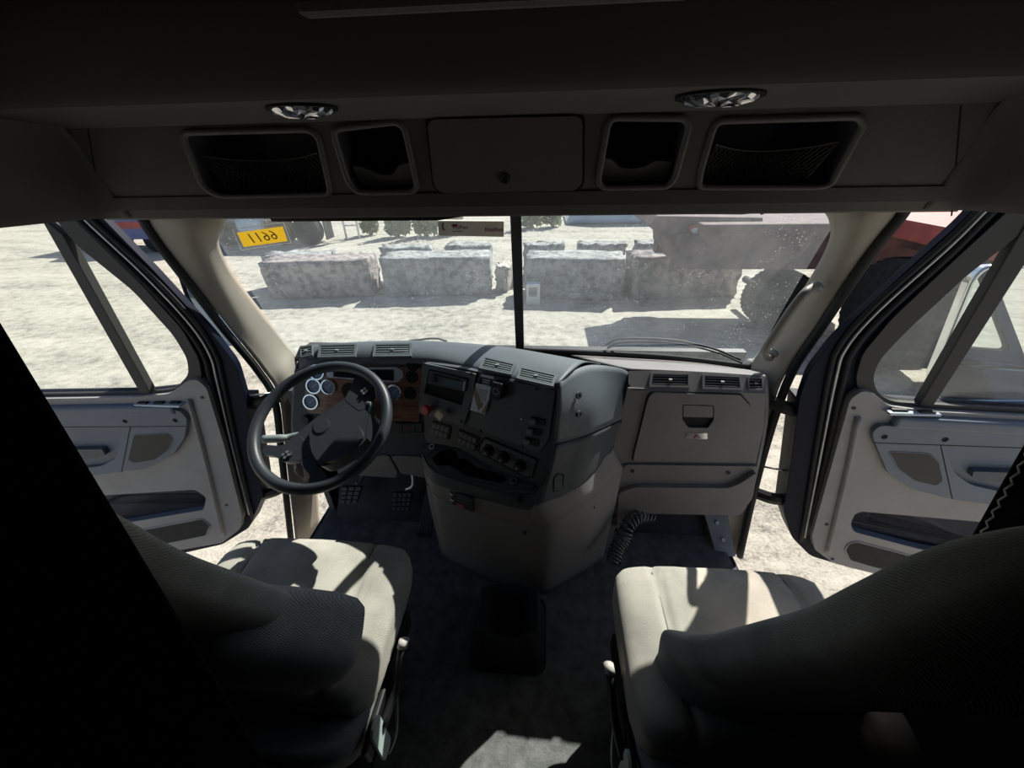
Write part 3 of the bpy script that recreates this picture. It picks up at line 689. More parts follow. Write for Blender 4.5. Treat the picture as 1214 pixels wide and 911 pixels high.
# instrument fascia and wood panel
mb = MB(); mb.plate(IF, IF.poly([(350, 438), (372, 432), (503, 429), (507, 545), (470, 541), (400, 552), (352, 548), (347, 500)], .01), -.03, 0); mb.build('instrument_fascia', M['dashm'], db, bevel=.004)
wood = [(366, 433), (502, 436), (497, 500), (452, 498), (430, 492), (368, 490), (361, 482)]
mb = MB(); mb.plate(IF, IF.poly(wood, .006), 0, .006); wp = mb.build('wood_panel', M['wood'], db, bevel=.0015)
def gauge(px, py, rp, live=True):
    c = IF.hit(px, py); r = abs(IF.hit(px + rp, py)[0] - c[0])
    if not live:
        mb = MB(); mb.disc(IF, c, r, .005, .0068, 24); mb.build('gauge_hole', M['recess'], wp); return
    mb = MB(); mb.ring(IF, c, r * .82, r, .006, .013, 26); g = mb.build('gauge', M['chrome'], wp, bevel=.001)
    mb = MB(); mb.disc(IF, c, r * .83, .006, .008, 24); mb.build('dial', M['gauge'], g)
    mb = MB(); an = random.uniform(.6, 1.0)
    mb.beam(IF.w(c[0] - r * .3 * math.cos(an), c[1] - r * .3 * math.sin(an), .0095), IF.w(c[0] + r * .55 * math.cos(an), c[1] + r * .55 * math.sin(an), .0095), .0022, .001, up=IF.n)
    for k in range(9):
        t = math.radians(-30 + k * 30); mb.beam(IF.w(c[0] + r * .62 * math.cos(t), c[1] + r * .62 * math.sin(t), .0085), IF.w(c[0] + r * .76 * math.cos(t), c[1] + r * .76 * math.sin(t), .0085), .0014, .0006, up=IF.n)
    mb.build('needle_and_marks', M['white'], g)
for p in ((377, 441, 9), (373.5, 457.5, 9), (391, 458.5, 9), (370, 476, 9), (468, 464.5, 9)): gauge(*p)
for p in ((489, 447, 7.5), (487, 466, 7.8), (490, 432.5, 7.5)): gauge(*p, live=False)
mb = MB(); c = IF.hit(415, 463); mb.disc(IF, c, .032, .004, .0075, 24); mb.build('gauge_hole', M['recess'], wp)
mb = MB(); mb.plate(IF, IF.poly([(388, 440), (392, 437), (470, 435), (478, 439), (479, 447), (472, 453), (436, 451), (390, 447)], .006), .006, .010); cl = mb.build('warning_cluster', M['silver'], wp, bevel=.001)
mb = MB(); mb.plate(IF, IF.poly([(397, 439), (468, 437.5), (468, 451), (397, 446.5)], .002), .010, .012); mb.build('display', M['glossy'], cl)
mb = MB(); mb.plate(IF, IF.poly([(440, 440.5), (447, 440.5), (447, 446), (440, 446)]), .012, .0125); mb.build('icon', M['gauge'], cl)
# turn/light switch bank and hazard
mb = MB(); mb.plate(IF, IF.poly([(469, 500), (502, 501), (501, 513), (471, 512)], .004), 0, .006); hz = mb.build('switch_bank', M['black'], db, bevel=.001)
for k in range(4):
    mb = MB(); x0 = 470.5 + k * 7.8; mb.plate(IF, IF.poly([(x0, 501.5), (x0 + 7, 501.7), (x0 + 6.8, 511.3), (x0, 511.2)]), .006, .009); mb.build('rocker_switch', M['dashm'], hz, bevel=.001)
mb = MB(); mb.plate(IF, IF.poly([(482.6, 509), (486.8, 509), (484.7, 504.8)]), .009, .0098); mb.build('hazard_triangle', M['red'], hz)
# headlamp knob left of the column
mb = MB(); c = IF.hit(365, 497); mb.lathe(IF, c, [(.020, 0), (.018, .02), (.015, .022), (.014, .022)], 16); mb.build('headlamp_knob', M['black'], db, smooth=False)
# center stack face
mb = MB(); mb.plate(SF, SF.poly([(503, 430), (550, 437), (605, 450), (662, 460), (658, 527), (648, 566), (640, 577), (600, 565), (545, 531), (503, 524)], .008), -.03, 0); mb.build('stack_face', M['dashm'], db, bevel=.004)
# radio pod
pod = [(503, 430), (566, 443), (562, 470), (551, 504), (498, 489)]
mb = MB(); rq = [(511, 437), (558, 448), (549, 480), (505, 465.5)]
mb.plate(SF, SF.poly(pod, .006), 0, .010, [SF.poly(rq, .004)]); rp = mb.build('radio_pod', M['dash'], db, bevel=.002)
mb = MB(); mb.plate(SF, SF.poly(rq, .004), -.002, .002); mb.build('pod_recess', M['recess'], rp)
mb = MB(); mb.plate(SF, SF.poly([(512.5, 438.5), (557, 449), (554.5, 463.5), (510, 453.5)], .003), .002, .016); rd = mb.build('radio', M['dashm'], rp, bevel=.002)
mb = MB(); mb.plate(SF, SF.poly([(529, 447.5), (551, 452.5), (549.5, 460), (528.5, 455)]), .016, .0165); mb.build('radio_display', mat('lcd', (.10, .16, .19), .25), rd)
mb = MB(); mb.plate(SF, SF.poly([(517, 441.5), (549, 449), (548.6, 451), (516.6, 443.5)]), .016, .0165); mb.build('disc_slot', M['recess'], rd)
mb = MB(); mb.lathe(SF, SF.hit(518.5, 448.5), [(.011, .016), (.010, .024), (.004, .0245), (.003, .0245)], 18); mb.build('volume_knob', M['black'], rd)
mb = MB(); mb.plate(SF, SF.poly([(553, 451), (555.5, 451.6), (553.6, 462), (551.6, 461.6)]), .016, .0185); mb.build('radio_buttons', M['silver'], rd)
for p in ((506, 431.5), (561, 442.5), (549, 499)):
    mb = MB(); mb.disc(SF, SF.hit(*p), .005, .010, .0125, 10); mb.build('screw', M['recess'], rp)
# air brake knobs
mb = MB(); c = SF.hit(514, 483); mb.tube([SF.w(*c, .01), SF.w(*c, .03)], .010, 12); kn = mb.build('trailer_air_knob', M['red'], rp, smooth=False)
mb = MB(); mb.plate(SF, [(c[0] - .008 + a * .021, c[1] + b * .021) for a, b in [(math.cos(.3927 + k * .7854), math.sin(.3927 + k * .7854)) for k in range(8)]], .03, .046); mb.build('knob_head', M['red'], kn, bevel=.004)
c = SF.hit(531, 489); mb = MB(); mb.tube([SF.w(*c, .01), SF.w(*c, .03)], .010, 12); kn = mb.build('parking_air_knob', M['yellowk'], rp, smooth=False)
mb = MB(); mb.plate(SF, [(c[0] - .010 + a * .024, c[1] + b * .024) for a, b in [(math.cos(.15 + k * 1.5708), math.sin(.15 + k * 1.5708)) for k in range(4)]], .03, .044); mb.build('knob_head', M['yellowk'], kn, bevel=.004)
# auxiliary panel on the right of the stack
mb = MB(); mb.plate(SF, SF.poly([(569, 443), (659, 463), (651, 520), (640, 537), (556, 505)], .008), 0, .004); ap = mb.build('blank_panel', M['dash'], db, bevel=.0015)
for p in ((571, 510.5), (637, 461), (620, 529)):
    mb = MB(); mb.disc(SF, SF.hit(*p), .0045, .004, .006, 10); mb.build('screw', M['recess'], ap)
mb = MB(); mb.disc(SF, SF.hit(618.5, 496.5), .0035, .004, .0055, 10); mb.build('indicator_lamp', M['white'], ap)
for k, (x, y) in enumerate(((638.5, 499), (635, 511), (631.5, 523))):
    mb = MB(); mb.plate(SF, SF.poly([(x - 8, y - 5.6), (x + 8, y - 2), (x + 7, y + 5.4), (x - 9, y + 2)], .002), .004, .009); s_ = mb.build('toggle_switch', M['black'], ap, bevel=.001)
    mb = MB(); f3 = SF; mb.plate(SF, SF.poly([(x - 7.6, y - 4.4), (x - 1.5, y - 3), (x - 2.5, y + 2.6), (x - 8.4, y + 1.2)], .002), .009, .021); mb.build('rocker', M['slate'], s_, bevel=.003)
# small speaker/sensor box, decal and brochure
mb = MB(); mb.plate(SF, SF.poly([(589, 450), (601, 452.8), (598, 472), (585.5, 469)], .004), .004, .034); sb = mb.build('cube_speaker', M['black'], ap, bevel=.004)
mb = MB(); c = SF.hit(593.5, 461); mb.ring(SF, c, .008, .013, .034, .0355, 16); mb.build('speaker_ring', M['slate'], sb)
mb = MB(); mb.plate(SF, SF.poly([(571, 442.5), (587, 446), (582, 459), (568, 455.5)]), .004, .005); dc = mb.build('decal', M['ink'], ap)
mb = MB()
mb.plate(SF, SF.poly([(571.4, 443), (586.6, 446.4), (586, 449.6), (570.6, 446.2)]), .005, .0056)
for k in range(3): mb.plate(SF, SF.poly([(573.5 - k * .6, 449 + k * 2.6), (582 - k * .6, 451 + k * 2.6), (581.8 - k * .6, 452.2 + k * 2.6), (573.2 - k * .6, 450.2 + k * 2.6)]), .005, .0056)
mb.build('decal_print', M['paper'], dc)
# switch rows and climate controls
for q in ([(513, 499), (535.5, 506), (532, 521.5), (509, 514)], [(545, 509), (569, 519), (564, 535), (541, 525)]):
    mb = MB(); mb.plate(SF, SF.poly(q, .004), 0, .005); bk = mb.build('switch_bank', M['black'], db, bevel=.0015)
    h = [V(SF.hit(*p)) for p in q]
    for r in range(2):
        for k in range(4):
            def bl_(u, v): return (h[0] * (1 - u) + h[1] * u) * (1 - v) + (h[3] * (1 - u) + h[2] * u) * v
            u0, u1 = .06 + k * .225, .06 + k * .225 + .20; v0, v1 = .08 + r * .44, .08 + r * .44 + .38
            mb = MB(); mb.plate(SF, [tuple(bl_(*t)) for t in ((u0, v1), (u1, v1), (u1, v0), (u0, v0))], .005, .0085); mb.build('rocker_switch', M['dash'], bk, bevel=.001)
cq = [(575, 519), (637, 545), (631, 565), (624, 566), (568, 535), (570, 527)]
mb = MB(); mb.plate(SF, SF.poly(cq, .005), 0, .004); hv = mb.build('climate_panel', M['dash'], db, bevel=.001)
mb = MB(); mb.tube([SF.w(a, b, .004) for a, b in SF.poly(cq, .005)], .0025, 5, closed=True); mb.build('panel_rim', M['recess'], hv, smooth=True)
for p in ((580, 533.5), (598, 541.5), (617, 551)):
    c = SF.hit(*p); mb = MB(); mb.lathe(SF, c, [(.024, .004), (.024, .008), (.018, .010), (.0165, .030), (.012, .033), (.011, .033)], 22); k_ = mb.build('climate_knob', M['black'], hv, smooth=False, bevel=.001)
    mb = MB(); mb.disc(SF, c, .005, .0325, .0338, 10); mb.build('knob_mark', M['slate'], k_)
    mb = MB()
    for j in range(7):
        t = math.radians(-20 + j * 37); mb.disc(SF, (c[0] + .0285 * math.cos(t), c[1] + .0285 * math.sin(t)), .0017, .004, .0046, 6)
    mb.build('scale_dots', M['white'], k_)
# cup-holder shelf
k0 = SF.P(506, 526); k1_ = SF.P(638, 576); kf = at(545, 571, Z=k0.z - .035)
KF = Fr(k0, k1_, k0 + (k0 - kf))
shelf = [(500, 522), (545, 529), (600, 562), (640, 574), (645, 580), (633, 585), (601, 584), (560, 574), (524, 562), (509, 552), (501, 536)]
tray = [(512, 543), (523, 534), (536, 532), (542, 537), (543, 544), (553, 544), (566, 554), (598, 563), (601, 569), (592, 573), (566, 567), (553, 565), (542, 558), (532, 552), (517, 552)]
mb = MB(); tq = KF.poly(tray, .006); mb.plate(KF, KF.poly(shelf, .01), -.02, 0, [tq]); sh = mb.build('cup_shelf', M['dash'], db, bevel=.003)
mb = MB(); n = len(tq); mb.add([KF.w(a, b, -.001) for a, b in tq] + [KF.w(a, b, -.075) for a, b in tq], [(i, (i + 1) % n, n + (i + 1) % n, n + i) for i in range(n)] + [tuple(range(n, 2 * n))]); mb.build('cup_holder', M['black'], sh, solid=.003)
mb = MB(); mb.tube([KF.w(a, b, .001) for a, b in KF.poly([(506, 541), (520, 531), (540, 529), (600, 561), (632, 573), (634, 579), (626, 581), (600, 579), (560, 570), (524, 558)], .012)], .002, 5, closed=True); mb.build('shelf_bead', M['dashm'], sh, smooth=True)
for p, r, m in (((512, 530), .012, 'white'), ((609, 571), .013, 'steel')):
    c = KF.hit(*p); mb = MB(); mb.ring(KF, c, r * .62, r, 0, .005, 20); s_ = mb.build('socket_ring', M[m], sh, bevel=.001); mb = MB(); mb.disc(KF, c, r * .66, 0, .0015, 16); mb.build('socket_well', M['recess'], s_)
# apron, band and skirt of the console
def kp(px, py, dy=0.0): q = KF.P(px, py); return at(px, py, q.y + dy)
r0 = [kp(501, 537), kp(509, 552), kp(524, 562), kp(560, 574), kp(601, 584), kp(630, 585.5), at(648, 570, .958)]
yy = [q.y for q in r0]
r1 = [at(503, 557, yy[0] - .004), at(509, 568, yy[1] - .004), at(517, 574, yy[2] - .004), at(565, 590, yy[3] - .004), at(615, 603, yy[4] - .004), at(630, 604, yy[5] - .004), at(638, 602, .925)]
mb = MB(); mb.patch([r0, [a.lerp(b, .5) + V((0, -.008, 0)) for a, b in zip(r0, r1)], r1], 5, 4); apn = mb.build('apron', M['dashm'], db, smooth=True, solid=.006)
r1b = r1 + [at(664, 592, .965), at(690, 576, 1.02), at(713, 551, 1.14), at(727, 532, 1.235)]
p2 = [(506, 571), (513, 583), (522, 591), (563, 607), (615, 622), (635, 623), (652, 619), (676, 608), (700, 594), (722, 575), (738, 556)]
r2 = [at(x, y, r1b[i].y + .002) for i, (x, y) in enumerate(p2)]
mb = MB(); mb.patch([[p + V((0, .006, .014)) for p in r1b], [p + V((0, -.001, 0)) for p in r1b], r2], 5, 2); mb.build('taupe_band', M['taupe'], db, smooth=True, solid=.006)
p3 = [(524, 650), (529, 661), (540, 669), (580, 687), (620, 701), (638, 704), (652, 702), (676, 688), (692, 678), (703, 671), (714, 663)]
r3 = [at(x, y, Z=0.002) for x, y in p3]
bk2 = [V((-.36, 1.45, .60))]; bk3 = [V((-.34, 1.45, 0))]
ra = bk2 + [q + V((0, .010, .014)) for q in r2]; rc = bk3 + r3
mb = MB(); mb.patch([ra, [a.lerp(b, .25) + V((0, -.012, 0)) for a, b in zip(ra, rc)], [a.lerp(b, .6) + V((0, -.006, 0)) for a, b in zip(ra, rc)], rc], 5, 4); sk = mb.build('console_skirt', M['taupe'], db, smooth=True, solid=.006)
for p, y_ in (((622, 632), .955), ((703, 601), 1.06), ((521, 601), 1.14)):
    mb = MB(); q = at(*p, y_ - .005); f = Fr(q, q + V((1, 0, 0)), q + V((0, 0, 1))); mb.lathe(f, (0, 0), [(.008, -.02), (.008, .004), (.004, .004), (.004, .001)], 12); mb.build('trim_screw', M['dashm'], sk)
mb = MB(); q = at(617, 592, r1[4].y - .012); f = Fr(q, q + V((1, .1, 0)), q + V((0, .05, 1))); mb.ring(f, (0, 0), .008, .014, -.01, .008, 18); mb.disc(f, (0, 0), .009, -.012, .002, 14); mb.build('lighter_socket', M['black'], apn)
# decal label below the shelf
q0, q1, q2 = at(527, 578, r2[2].y - .012), at(560, 593, r2[3].y - .012), at(529, 590, r2[2].y - .010)
LB = Fr(q0, q1, q0 + (q0 - q2))
mb = MB(); mb.plate(LB, LB.poly([(525, 578), (560, 590.5), (562, 607), (529, 594.5)]), -.004, .003); lb = mb.build('warning_decal', M['ink'], db)
mb = MB()
for k, (x0, y0, x1, y1) in enumerate(((527, 581, 537, 586), (530, 589, 538, 593))): mb.plate(LB, LB.poly([(x0, y0), (x1, y1), (x1, y1 + 1.6), (x0, y0 + 1.6)]), .003, .0036)
mb.build('decal_print', M['paper'], lb)
mb = MB(); mb.plate(LB, LB.poly([(542, 596), (550, 599), (550, 602.5), (541.5, 599.5)]), .003, .0036); mb.build('decal_red_mark', M['redp'], lb)
mb = MB()
for k in range(3): mb.plate(LB, LB.poly([(543, 586 + k * 3), (557, 591 + k * 3), (557, 592 + k * 3), (543, 587 + k * 3)]), .003, .0034)
mb.build('decal_lines', M['dash'], lb)
# passenger side: ledge, vent strip, glove box, lower panel
mb = MB(); mb.patch([[at(672, 420, 1.744), at(740, 424, 1.733), at(820, 430, 1.691), at(900, 441, 1.605)], [at(700, 428, 1.519), at(760, 432, 1.477), at(825, 436, 1.445), at(905, 444, 1.391)], [at(742, 438, 1.361), at(790, 440, 1.361), at(850, 443, 1.354), at(908, 447, 1.338)]], 5); mb.build('passenger_ledge', M['taupe'], db, smooth=True, solid=.006)
VF = Fr(at(757, 463, 1.297), at(900, 467, 1.289), at(757, 441, 1.350))
mb = MB(); mb.plate(VF, VF.poly([(745, 440), (800, 440), (850, 442.5), (907, 446.5), (908, 467), (850, 465), (752, 464), (745, 455)], .006), -.02, 0); mb.build('vent_strip', M['taupe'], db, bevel=.004)
mb = MB(); mb.plate(GF, GF.poly([(744, 460), (908, 466), (906, 505), (896, 550), (740, 552), (724, 580), (712, 585), (720, 548), (730, 512), (738, 485)], .008), -.03, 0); mb.build('passenger_fascia', M['taupe'], db, bevel=.004)
glv = [(774, 464), (876, 467), (888, 480), (887, 510), (881, 546), (750, 545), (751, 538), (768, 470)]
gq = GF.poly(glv, .012); gc = (sum(a for a, b in gq) / len(gq), sum(b for a, b in gq) / len(gq))
mb = MB(); mb.plate(GF, [(gc[0] + (a - gc[0]) * 1.02, gc[1] + (b - gc[1]) * 1.03) for a, b in gq], 0, .0012); mb.build('glove_gap', M['recess'], db)
lat = GF.poly([(808, 478), (845, 479), (845, 496), (838, 506), (815, 505.5), (808, 496)], .008)
mb = MB(); mb.plate(GF, gq, .0005, .012, [lat]); gd = mb.build('glove_box_door', M['taupe'], db, bevel=.004)
mb = MB(); mb.plate(GF, lat, -.012, -.006); n = len(lat); mb.add([GF.w(a, b, .010) for a, b in lat] + [GF.w(a, b, -.008) for a, b in lat], [(i, (i + 1) % n, n + (i + 1) % n, n + i) for i in range(n)]); mb.build('latch_well', M['slate'], gd)
mb = MB(); mb.plate(GF, GF.poly([(809, 479), (844, 480), (844, 493.5), (809, 493)]), .002, .012); mb.build('latch', M['taupe'], gd, bevel=.002)
mb = MB(); mb.plate(GF, GF.poly([(812, 511), (837, 511.5), (837, 518.5), (812, 518)], .004), .012, .0145); bd = mb.build('badge', M['chrome'], gd, bevel=.001)
mb = MB(); mb.plate(GF, GF.poly([(820, 517), (824, 513), (829, 517), (826.5, 517), (824, 515), (822, 517)]), .0145, .0152); mb.build('badge_peak', M['maroon'], bd)
low = [(741, 549), (898, 551), (890, 582), (875, 605), (757, 603), (739, 611), (728, 627), (720, 662), (708, 669), (727, 577)]
mb = MB(); mb.plate(LFR, LFR.poly(low, .012), -.03, .012); lw = mb.build('lower_panel', M['taupe'], db, bevel=.008, seg=3)
mb = MB(); mb.plate(LFR, LFR.poly([(732, 578), (750, 571), (860, 572), (874, 566), (893, 553), (888, 583), (874, 604), (757, 602), (741, 607), (730, 622)], .02), .012, .036); mb.build('kick_ledge', M['taupe'], lw, bevel=.018, seg=4)
for p in ((749, 556), (862, 558), (727, 609)):
    mb = MB(); c = LFR.hit(*p); mb.lathe(LFR, c, [(.009, .008), (.009, .016), (.004, .016), (.004, .013)], 12); mb.build('trim_screw', M['dashm'], lw)
# knee panels under the wheel
KN = IF.shift(.0)
for q in ([(398, 551), (456, 539), (462, 541), (472, 560), (470, 566), (402, 562)], [(464, 540), (498, 541), (509, 553), (516, 568), (524, 590), (516, 583), (504, 566), (476, 561)]):
    mb = MB(); mb.plate(KN, KN.poly(q, .006), -.02, .006); kp_ = mb.build('knee_panel', M['taupe'], db, bevel=.004)
# air vents
def vent(q, Y4, parent, ns=4, m='dash', off=.02):
    p = [at(x, y, Yq - off) for (x, y), Yq in zip(q, Y4)]       # TL TR BR BL
    f = Fr(p[3], p[2], p[0]); h = [V(f.hit(*t)) for t in q]; c = sum(h, V((0, 0))) / 4
    def sc(k, kv=None): return [tuple(V((c.x + (t.x - c.x) * k, c.y + (t.y - c.y) * (kv or k)))) for t in h]
    ls = rnd(list(reversed(sc(1.0))), .004); lin = list(reversed(sc(.88, .74)))
    mb = MB(); mb.plate(f, ls, -.004, .006, [lin]); v = mb.build('air_vent', M[m], parent, bevel=.0015)
    mb = MB(); mb.plate(f, lin, -.006, -.003); mb.build('vent_well', M['recess'], v)
    hh = [V(t) for t in sc(.87, .70)]
    for k in range(ns):
        t = (k + .5) / ns; l = hh[0].lerp(hh[3], t); r = hh[1].lerp(hh[2], t)
        mb = MB(); mb.beam(f.w(l.x, l.y, .001), f.w(r.x, r.y, .001), .0028 if ns > 3 else .003, .006, up=f.n); mb.build('slat', M['stalk' if m == 'dash' else 'taupe'], v)
    mm = hh[0].lerp(hh[2], .5); mb = MB(); mb.box(f.w(mm.x, mm.y, .006), (.012, .008, .006)); mb.build('tab', M['stalk' if m == 'dash' else 'taupe'], v)
    return v
vent([(357, 412), (371, 410), (371, 422), (357, 425)], (1.355, 1.355, 1.30, 1.30), db, 3)
vent([(379, 409.5), (424, 408.5), (422, 424), (377, 425)], (1.365, 1.365, 1.295, 1.295), db)
vent([(444, 408.5), (489, 408), (488, 423.5), (442, 424)], (1.37, 1.37, 1.295, 1.295), db)
vent([(575, 424), (612, 433), (606, 446), (568, 438)], (1.245, 1.195, 1.12, 1.175), db)
vent([(617, 436), (661, 446), (656, 460), (612, 450)], (1.175, 1.09, 1.045, 1.105), db)
for q, ns in (([(771, 442), (818, 443), (818, 460), (769, 459)], 4), ([(832, 444), (878, 446), (880, 463), (832, 461.5)], 4), ([(886, 447), (903, 448), (904, 463), (887, 463)], 3)):
    h = [VF.hit(*t) for t in q]; vent(q, [VF.w(*t, .001).y for t in h], db, ns, 'taupe', .002)
# dash end cap, left
mb = MB(); mb.patch([[at(356, 424, 1.42), at(350, 440, 1.30), at(352, 446, 1.262)], [at(358, 500, 1.40), at(346, 500, 1.28), at(350, 500, 1.20)], [at(362, 570, 1.38), at(350, 560, 1.28), at(352, 552, 1.15)]], 4); mb.build('end_cap', M['dashm'], db, smooth=True, solid=.006)
mb = MB(); mb.patch([[at(906, 448, 1.338), at(910, 446, 1.423)], [at(906, 505, 1.289), at(910, 500, 1.391)], [at(888, 585, 1.273), at(893, 580, 1.370)], [at(874, 605, 1.273), at(880, 600, 1.370)]], 4); mb.build('end_cap', M['taupe'], db, smooth=True, solid=.006)
# underside panels so no daylight leaks through below the dash
mb = MB(); mb.add([(-.98, 1.24, .66), (-.36, 1.24, .66), (-.36, 1.64, .60), (-.98, 1.64, .60)], [(0, 1, 2, 3)]); mb.add([(.42, 1.30, .34), (1.03, 1.30, .34), (1.03, 1.68, .32), (.42, 1.68, .32)], [(0, 1, 2, 3)]); mb.build('underside_cover', M['black'], db, solid=.01)
# steel bracket in the passenger footwell
mb = MB(); f = Fr(at(850, 655, 1.27), at(872, 655, 1.27), at(838, 605, 1.40)); mb.plate(f, f.poly([(834, 606), (862, 606), (872, 660), (850, 660)]), -.005, 0)
br = mb.build('footwell_bracket', M['dust'], None); tag(br, 'dusty steel bracket at the right end of the passenger footwell', 'bracket')
for p in ((850, 620), (857, 640)):
    c = f.hit(*p); mb = MB(); mb.disc(f, c, .010, 0, .008, 6); mb.build('bolt', M['steel'], br)

# brochure clipped to the stack
bf = SF.shift(.008); q = [(565, 454), (584, 459), (575, 491), (558, 486)]
mb = MB(); mb.plate(bf, bf.poly(q), 0, .003); bo = tag(mb.build('brochure', M['paper']), 'white and tan folded leaflet clipped to the center stack', 'leaflet')
mb = MB(); mb.plate(bf, bf.poly([(564, 458), (569, 470), (572, 482), (568, 487.5), (565, 478), (562, 465)]), .003, .0035); mb.plate(bf, bf.poly([(582, 470), (575.5, 490.5), (571, 489)]), .003, .0035); mb.build('tan_print', M['tan'], bo)
mb = MB()
for k in range(6): mb.plate(bf, bf.poly([(568 + k * .0, 461 + k * 2.2), (579 - k * .4, 464 + k * 2.2), (579 - k * .4, 464.8 + k * 2.2), (568, 461.8 + k * 2.2)]), .003, .0034)
mb.plate(bf, bf.poly([(571, 477), (573.5, 477.6), (572, 484), (570, 483)]), .003, .0034); mb.build('text_lines', M['slate'], bo)
# steering column and wheel
sw = thing('steering_wheel', (-.61, .99, .70), 'black four-spoke steering wheel turned off-center in front of the driver seat', 'steering wheel')
WC = V((-.61, .99, .93)); tl = math.radians(30)
WF = Fr(WC, WC + V((1, 0, 0)), WC + V((0, math.cos(tl), math.sin(tl))))
mb = MB(); mb.tube([WF.w(.221 * math.cos(6.28318 * k / 64),   .221 * math.sin(6.28318 * k / 64), .012) for k in range(64)], .0185, 12, closed=True); mb.build('rim', M['wheel'], sw, smooth=True)
def zw(pts): return [(280 + x / 4.3375, 390 + y / 4.3375) for x, y in pts]
W2 = WF.shift(0)
hub = zw([(250, 600), (400, 470), (520, 390), (625, 315), (672, 350), (695, 440), (700, 530), (655, 595), (560, 660), (455, 715), (405, 690), (385, 640), (300, 640)])
mb = MB(); mb.plate(W2, W2.poly(hub, .02), -.055, .005); mb.build('hub', M['wheel'], sw, bevel=.016, seg=4)
pad = zw([(390, 520), (470, 450), (560, 455), (640, 510), (672, 560), (600, 640), (500, 695), (440, 700), (400, 640)])
mb = MB(); mb.plate(W2, W2.poly(pad, .03), .004, .022); pd = mb.build('horn_pad', M['wheel'], sw, bevel=.012, seg=4)
c = W2.hit(*zw([(455, 512)])[0]); mb = MB(); mb.plate(W2, circ(c[0], c[1], .025, 24, .027), .02, .0255); em = mb.build('emblem', M['wheel'], pd, bevel=.002)
mb = MB(); mb.plate(W2, circ(c[0], c[1], .029, 24, .031), .018, .0235, [circ(c[0], c[1], .0255, 24, .0275)]); mb.build('emblem_rim', M['wheel'], pd)
for pts in ([(560, 370), (628, 225), (690, 235), (712, 330), (680, 400), (640, 430)],
            [(690, 430), (735, 500), (765, 520), (735, 600), (700, 590), (668, 560)],
            [(330, 545), (240, 605), (150, 600), (140, 650), (200, 655), (255, 690), (330, 680), (400, 640)],
            [(400, 640), (330, 690), (385, 760), (360, 820), (470, 815), (460, 760), (425, 720)]):
    mb = MB(); mb.plate(W2, W2.poly(zw(pts), .012), -.02, .006); mb.build('spoke', M['wheel'], sw, bevel=.009, seg=3)
for p in ((268, 655), (668, 330)):
    q = zw([p])[0]; c = W2.hit(*q); mb = MB(); mb.plate(W2, [(c[0] + a * .017, c[1] + b * .017) for a, b in circ(0, 0, 1, 8)], 0, .012); bt = mb.build('button_pod', M['black'], sw, bevel=.003)
    for j in range(4):
        mb = MB(); mb.disc(W2, (c[0] + .009 * math.cos(j * 1.57), c[1] + .009 * math.sin(j * 1.57)), .005, .012, .016, 8); mb.build('button', M['steel'], bt)
mb = MB(); a = WF.w(0, 0, -.02); b = V((-.60, 1.33, .74)); mb.tube([a, a.lerp(b, .25), a.lerp(b, .3), b], [.045, .050, .062, .075], 16); mb.build('column_shroud', M['dashm'], sw, smooth=False)
ft = V((-.56, 1.50, .20)); mb = MB(); mb.tube([b, ft], .022, 10); mb.build('column_shaft', M['black'], sw, smooth=True)
mb = MB(); mb.tube(catmull([a.lerp(b, .18), at(350, 517, 1.05), at(333, 520, 1.03), at(312, 521, 1.02)], 5), [.009] * 5 + [.013] * 5 + [.015] * 6, 10); mb.build('turn_signal_stalk', M['stalk'], sw, smooth=True)
mb = MB(); mb.tube(catmull([a.lerp(b, .22), at(437, 478, 1.06), at(441, 495, 1.03), at(448, 504, 1.02)], 5), [.008] * 8 + [.013] * 4 + [.014] * 4, 10); mb.build('trailer_brake_lever', M['stalk'], sw, smooth=True)

# ================================================================== PEDALS, BOOT, HOSE
def pedal(name, q, Y4, label, nx, ny, arm):
    p = [at(x, y, Yq) for (x, y), Yq in zip(q, Y4)]; f = Fr(p[3], p[2], p[0]); h = [V(f.hit(*t)) for t in q]
    t = thing(name, p[3].lerp(p[2], .5), label, 'pedal')
    mb = MB(); mb.plate(f, rnd([tuple(v) for v in reversed(h)], .008), -.012, 0); mb.build('plate', M['rubber'], t, bevel=.003)
    for i in range(nx):
        for j in range(ny):
            u0, u1 = (i + .12) / nx, (i + .88) / nx; v0, v1 = (j + .12) / ny, (j + .88) / ny
            def bl_(u, v): return tuple((h[0] * (1 - u) + h[1] * u) * (1 - v) + (h[3] * (1 - u) + h[2] * u) * v)
            mb = MB(); mb.plate(f, [bl_(u0, v1), bl_(u1, v1), bl_(u1, v0), bl_(u0, v0)], 0, .006); mb.build('tread_block', M['navy'], t)
    if arm: mb = MB(); mb.tube(catmull([p[0].lerp(p[1], .6) + V((0, .02, 0)), at(*arm[0]), at(*arm[1])], 5), .011, 8); mb.build('arm', M['steel'], t, smooth=True)
    return t
pedal('clutch_pedal', [(405, 577), (430, 577), (423, 597), (403, 597)], (1.36, 1.36, 1.33, 1.33), 'ridged black clutch pedal, leftmost of the three pedals', 3, 4, ((428, 570, 1.40), (432, 556, 1.45)))
pedal('brake_pedal', [(466, 584), (489, 584), (485, 605), (465, 605)], (1.36, 1.36, 1.33, 1.33), 'ridged black brake pedal in the middle of the three pedals', 4, 4, ((490, 575, 1.38), (489, 556, 1.42)))
pedal('accelerator_pedal', [(506, 574), (516, 574), (511, 638), (494, 638)], (1.34, 1.34, 1.235, 1.235), 'long ribbed accelerator pedal beside the console skirt', 5, 1, None)
